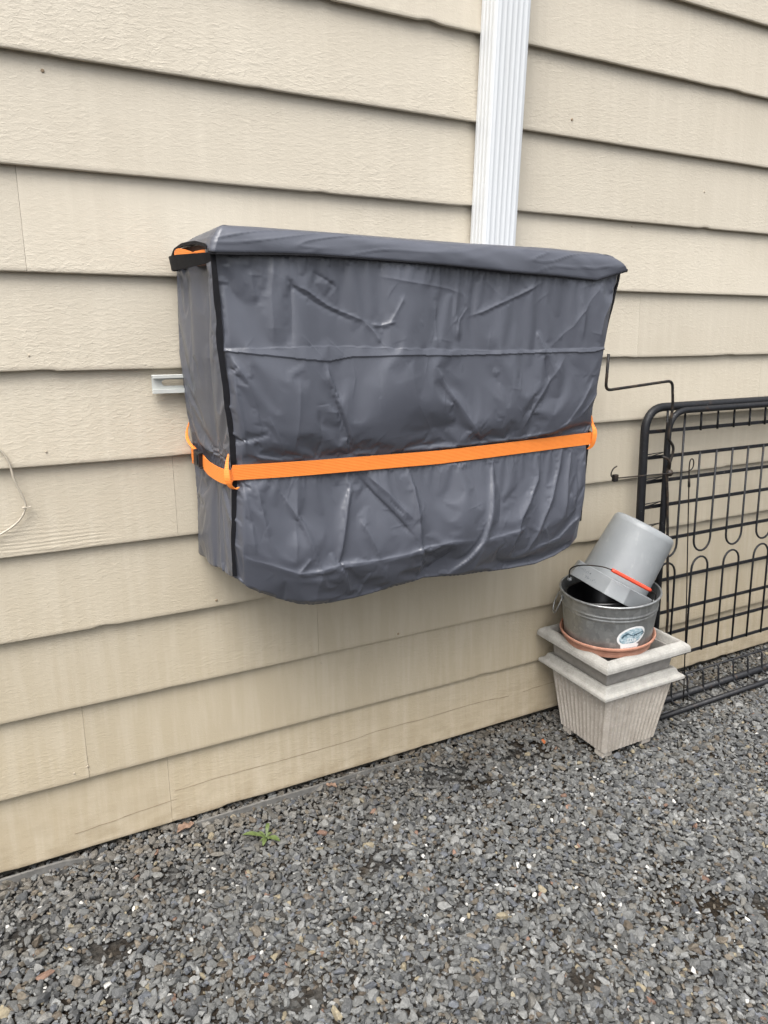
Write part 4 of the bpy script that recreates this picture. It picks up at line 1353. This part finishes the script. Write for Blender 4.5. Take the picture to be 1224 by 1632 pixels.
pts += smooth_path([(2.040, -.14, .882), (2.062, -.14, .889), (2.064, -.14, .912), (2.054, -.14, .926), (2.044, -.14, .920), (2.043, -.14, .900), (2.050, -.14, .860)], 2)
pts += [Vector((2.125, -.14, .402)), Vector((2.186, -.14, -.004))]
st2 = MB().tube(pts, .0021, 8).build('wire_garden_hook', M_STAKE, None, True)
tag(st2, 'thin wire garden stake with an open hook reaching left past the black frame', 'garden stake')
MB().box((1.704, -.146, .880), (1.722, -.134, .902)).build('hook_ferrule', M_STAKE, st2, bevel=.002)
MB().tube([(2.051, -.14, .856), (2.056, -.14, .828)], .0042, 8).build('wire_sleeve', M_STAKE, st2, True)

# ================================================================ WEED AND LEAVES
def leaf(b, base, direc, L, W, lift, curl=.0, seg=8):
    d = Vector((math.cos(direc), math.sin(direc), 0)); sdv = Vector((-d.y, d.x, 0))
    V, F = [], []
    for i in range(seg+1):
        t = i/seg; w = W*math.sin(math.pi*min(1, .06+t*.92))**.8*(.55+.6*t)
        z = lift*math.sin(t*math.pi*.62) - curl*t*t
        c = Vector(base)+d*L*t+Vector((0, 0, z))
        V += [c-sdv*w/2+Vector((0, 0, w*.22)), c, c+sdv*w/2+Vector((0, 0, w*.22))]
    for i in range(seg):
        for k in (0, 1): F.append((i*3+k, i*3+k+1, (i+1)*3+k+1, (i+1)*3+k))
    b.add(V, F)
wd = empty('weed', (.556, -.148, 0), 'small bright green weed growing in the gravel below the grey cover', 'plant')
for dr, L, W, lf in [(2.60, .064, .018, .012), (2.15, .028, .008, .012), (-.80, .040, .020, .006), (1.05, .040, .012, .022), (-2.2, .030, .013, .005), (.3, .020, .009, .01), (3.3, .018, .007, .004), (-1.5, .016, .007, .012)]:
    b = MB(); leaf(b, (.556, -.148, .010), dr, L, W, lf, .006); b.build('leaf', M_WEED, wd, True)
def dead(x, y, s, name, label, m, rot=0.3):
    b = MB(); V = []; F = []; n = 12
    for i in range(n+1):
        for j in range(n+1):
            p, q = i/n*2-1, j/n*2-1
            wid = math.sqrt(max(0, 1-p*p))*(.75+.2*math.sin(p*9))
            V.append(Vector((p*s, q*s*.62*wid, s*.35*abs(q)*wid+s*.12*math.sin(p*4+q*3)+.019)))
    Rm = Matrix.Translation((x, y, 0)) @ Matrix.Rotation(rot, 4, 'Z')
    V = [Rm @ v_ for v_ in V]
    F = [(i*(n+1)+j, i*(n+1)+j+1, (i+1)*(n+1)+j+1, (i+1)*(n+1)+j) for i in range(n) for j in range(n)]
    o = mesh_obj(name, V, F, m, None, True); so = o.modifiers.new('thickness', 'SOLIDIFY'); so.thickness = .0008
    return tag(o, label, 'leaf')
dead(.372, -.022, .026, 'dead_leaf', 'curled pinkish brown dead leaf lying against the foot of the wall, left of the weed', M_LEAF)
dead(.800, -.035, .017, 'dead_leaf', 'small thin dead leaf on the gravel right of the weed, close to the wall', M_LEAF, 2.4)
dead(1.517, -.139, .012, 'dead_leaf', 'tiny orange brown leaf flake on the gravel just left of the planters', simple('orange leaf', (.42, .13, .045), .8), 1.2)

# ================================================================ GRAVEL
def ico(sub):
    bm = bmesh.new(); bmesh.ops.create_icosphere(bm, subdivisions=sub, radius=1.0)
    V = np.array([v_.co[:] for v_ in bm.verts]); F = np.array([[l.index for l in f.verts] for f in bm.faces]); bm.free(); return V, F
def rock(V, r):
    P = V*1.0
    for _ in range(8):
        n = r.standard_normal(3); n /= np.linalg.norm(n); d = r.uniform(.36, .78)
        k = P @ n; P = P - np.where(k > d, k-d, 0)[:, None]*n
    P = P-P.mean(0)
    return P/np.abs(P).max(0).mean()
V2, F2 = ico(2); V1, F1 = ico(1)
TA = [rock(V2, rng) for _ in range(14)]
TBm = [rock(V1, rng) for _ in range(14)]
PAL = np.array([[.125,.126,.122],[.155,.157,.152],[.100,.102,.102],[.195,.196,.190],[.075,.077,.078],[.145,.139,.124],[.26,.26,.25],[.150,.128,.100],[.115,.094,.072],[.28,.24,.165],[.56,.55,.52],[.21,.13,.095],[.122,.129,.142]])
PW = np.array([.18,.19,.14,.13,.07,.09,.055,.045,.03,.014,.012,.004,.05]); PW /= PW.sum()
PATCH = [(1.14,-.12,.085,.05),(1.22,-.20,.05,.035),(1.44,-.14,.09,.06),(.80,-.36,.07,.05),(-.02,-.20,.07,.05),(.12,-.32,.06,.04),(1.62,-.95,.09,.07),(1.45,-.86,.05,.05),(.30,-.16,.05,.04),(1.02,-.86,.04,.04),(.45,-.62,.05,.03)]
def scatter(n, xr, yr, smin, smax, zoff, templates, F, power=2.2, seed=1):
    r = np.random.default_rng(seed)
    nx_ = max(1, int(math.sqrt(n*(xr[1]-xr[0])/(yr[1]-yr[0])))); ny_ = max(1, int(n/nx_))
    gx_, gy_ = np.meshgrid(np.arange(nx_), np.arange(ny_)); n = nx_*ny_
    x = xr[0]+(gx_.ravel()+.5+r.uniform(-.62, .62, n))/nx_*(xr[1]-xr[0])
    y = yr[0]+(gy_.ravel()+.5+r.uniform(-.62, .62, n))/ny_*(yr[1]-yr[0])
    s = smin+(smax-smin)*r.uniform(0, 1, n)**power
    keep = np.ones(n, bool)
    for px_, py_, rx_, ry_ in PATCH:
        q = ((x-px_)/rx_)**2+((y-py_)/ry_)**2 + .5*vnoise(x*30, y*30, 4)
        keep &= ~((q < 1) & (r.uniform(0, 1, n) < .72))
    keep &= y < .030 - s*.5
    keep &= ~((np.abs(x-PX) < .118) & (np.abs(y-PY) < .104) & (s > .012))
    x, y, s = x[keep], y[keep], s[keep]; n = len(x)
    z = zoff + .006*fbm(x*2.2, y*2.2, 5, 3) + r.uniform(-.25, .25, n)*s - .004
    q = r.standard_normal((n, 3)); fl = r.uniform(.35, .8, n); el = r.uniform(.78, 1.4, n)
    ang = r.uniform(0, 2*np.pi, n); tl = r.normal(0, .34, n); tl2 = r.normal(0, .34, n)
    ca_, sa_ = np.cos(ang), np.sin(ang); c1_, s1_ = np.cos(tl), np.sin(tl); c2_, s2_ = np.cos(tl2), np.sin(tl2)
    cols = PAL[r.choice(len(PAL), n, p=PW)]*r.uniform(.66, 1.06, (n, 1))
    z = z + np.where(y < 0, .015*np.exp(y/.045), .012)
    near = np.exp(np.minimum(y, 0)/.12)                            # earthier stones close to the wall
    tan_ = np.array([.135, .112, .082])
    mixk = (near*.55*(r.uniform(0, 1, n) < .7))[:, None]
    cols = cols*(1-mixk)+tan_*mixk
    big = s > .017
    lum = cols.mean(1); cols = np.where((big & (lum > .2))[:, None], cols*(.2/np.maximum(lum, .01))[:, None], cols)
    pick = r.integers(0, len(templates), n)
    vo, fo, co_ = [], [], []; acc = 0
    for t in range(len(templates)):
        I = np.where(pick == t)[0]
        if len(I) == 0: continue
        T = templates[t]
        P = T[None]*np.stack([s*el*.5, s/el*.5, s*fl*.5], -1)[I][:, None, :]
        X_, Y_, Z_ = P[..., 0], P[..., 1], P[..., 2]
        c, s_ = c1_[I][:, None], s1_[I][:, None]; Y2, Z2 = Y_*c-Z_*s_, Y_*s_+Z_*c
        c, s_ = c2_[I][:, None], s2_[I][:, None]; X2, Z3 = X_*c+Z2*s_, -X_*s_+Z2*c
        c, s_ = ca_[I][:, None], sa_[I][:, None]; X3, Y3 = X2*c-Y2*s_, X2*s_+Y2*c
        W = np.stack([X3+x[I][:, None], Y3+y[I][:, None], Z3+z[I][:, None]], -1).reshape(-1, 3)
        W[:, 1] = np.minimum(W[:, 1], .043)
        W[:, 2] = np.where(W[:, 1] > -.004, np.minimum(W[:, 2], .027), W[:, 2])
        m_ = len(T)
        ff = (F[None]+(np.arange(len(I))*m_)[:, None, None]).reshape(-1, 3)+acc
        vo.append(W); fo.append(ff); co_.append(np.repeat(cols[I], len(F), 0)); acc += len(W)
    return np.concatenate(vo), np.concatenate(fo), np.concatenate(co_)
parts = [scatter(24000, (-.9, 3.6), (-1.5, .03), .011, .030, .000, TA, F2, 2.2, 1),
         scatter(44000, (-.9, 3.6), (-1.5, .03), .008, .018, -.001, TBm, F1, 1.3, 2),
         scatter(42000, (-.9, 3.6), (-1.5, .03), .004, .012, -.004, TBm, F1, 1.2, 3),
         scatter(14000, (-3.0, 6.5), (-3.4, -1.46), .014, .034, -.002, TBm, F1, 1.4, 4),
         scatter(9000, (3.55, 7.2), (-1.5, .03), .012, .030, -.002, TBm, F1, 1.4, 5),
         scatter(5000, (-3.0, -.88), (-1.5, .03), .012, .030, -.002, TBm, F1, 1.4, 6)]
off = 0; VV, FF, CC = [], [], []
for a_, b_, c_ in parts:
    VV.append(a_); FF.append(b_+off); CC.append(c_); off += len(a_)
VV, FF, CC = np.concatenate(VV).astype(np.float32), np.concatenate(FF).astype(np.int32), np.concatenate(CC)
me = bpy.data.meshes.new('gravel')
me.vertices.add(len(VV)); me.vertices.foreach_set('co', VV.ravel())
me.loops.add(FF.size); me.loops.foreach_set('vertex_index', FF.ravel())
me.polygons.add(len(FF)); me.polygons.foreach_set('loop_start', (np.arange(len(FF))*3).astype(np.int32))
me.polygons.foreach_set('loop_total', np.full(len(FF), 3, np.int32))
me.polygons.foreach_set('use_smooth', np.zeros(len(FF), bool))
me.materials.append(M_STONE)
me.update(calc_edges=True)
at = me.attributes.new('stone', 'FLOAT_COLOR', 'FACE')
at.data.foreach_set('color', np.concatenate([CC, np.ones((len(CC), 1))], 1).astype(np.float32).ravel())
gr = link(bpy.data.objects.new('gravel', me))
tag(gr, 'grey crushed stone gravel covering the ground along the wall', 'gravel', kind='stuff')
print('stones tris', len(FF))
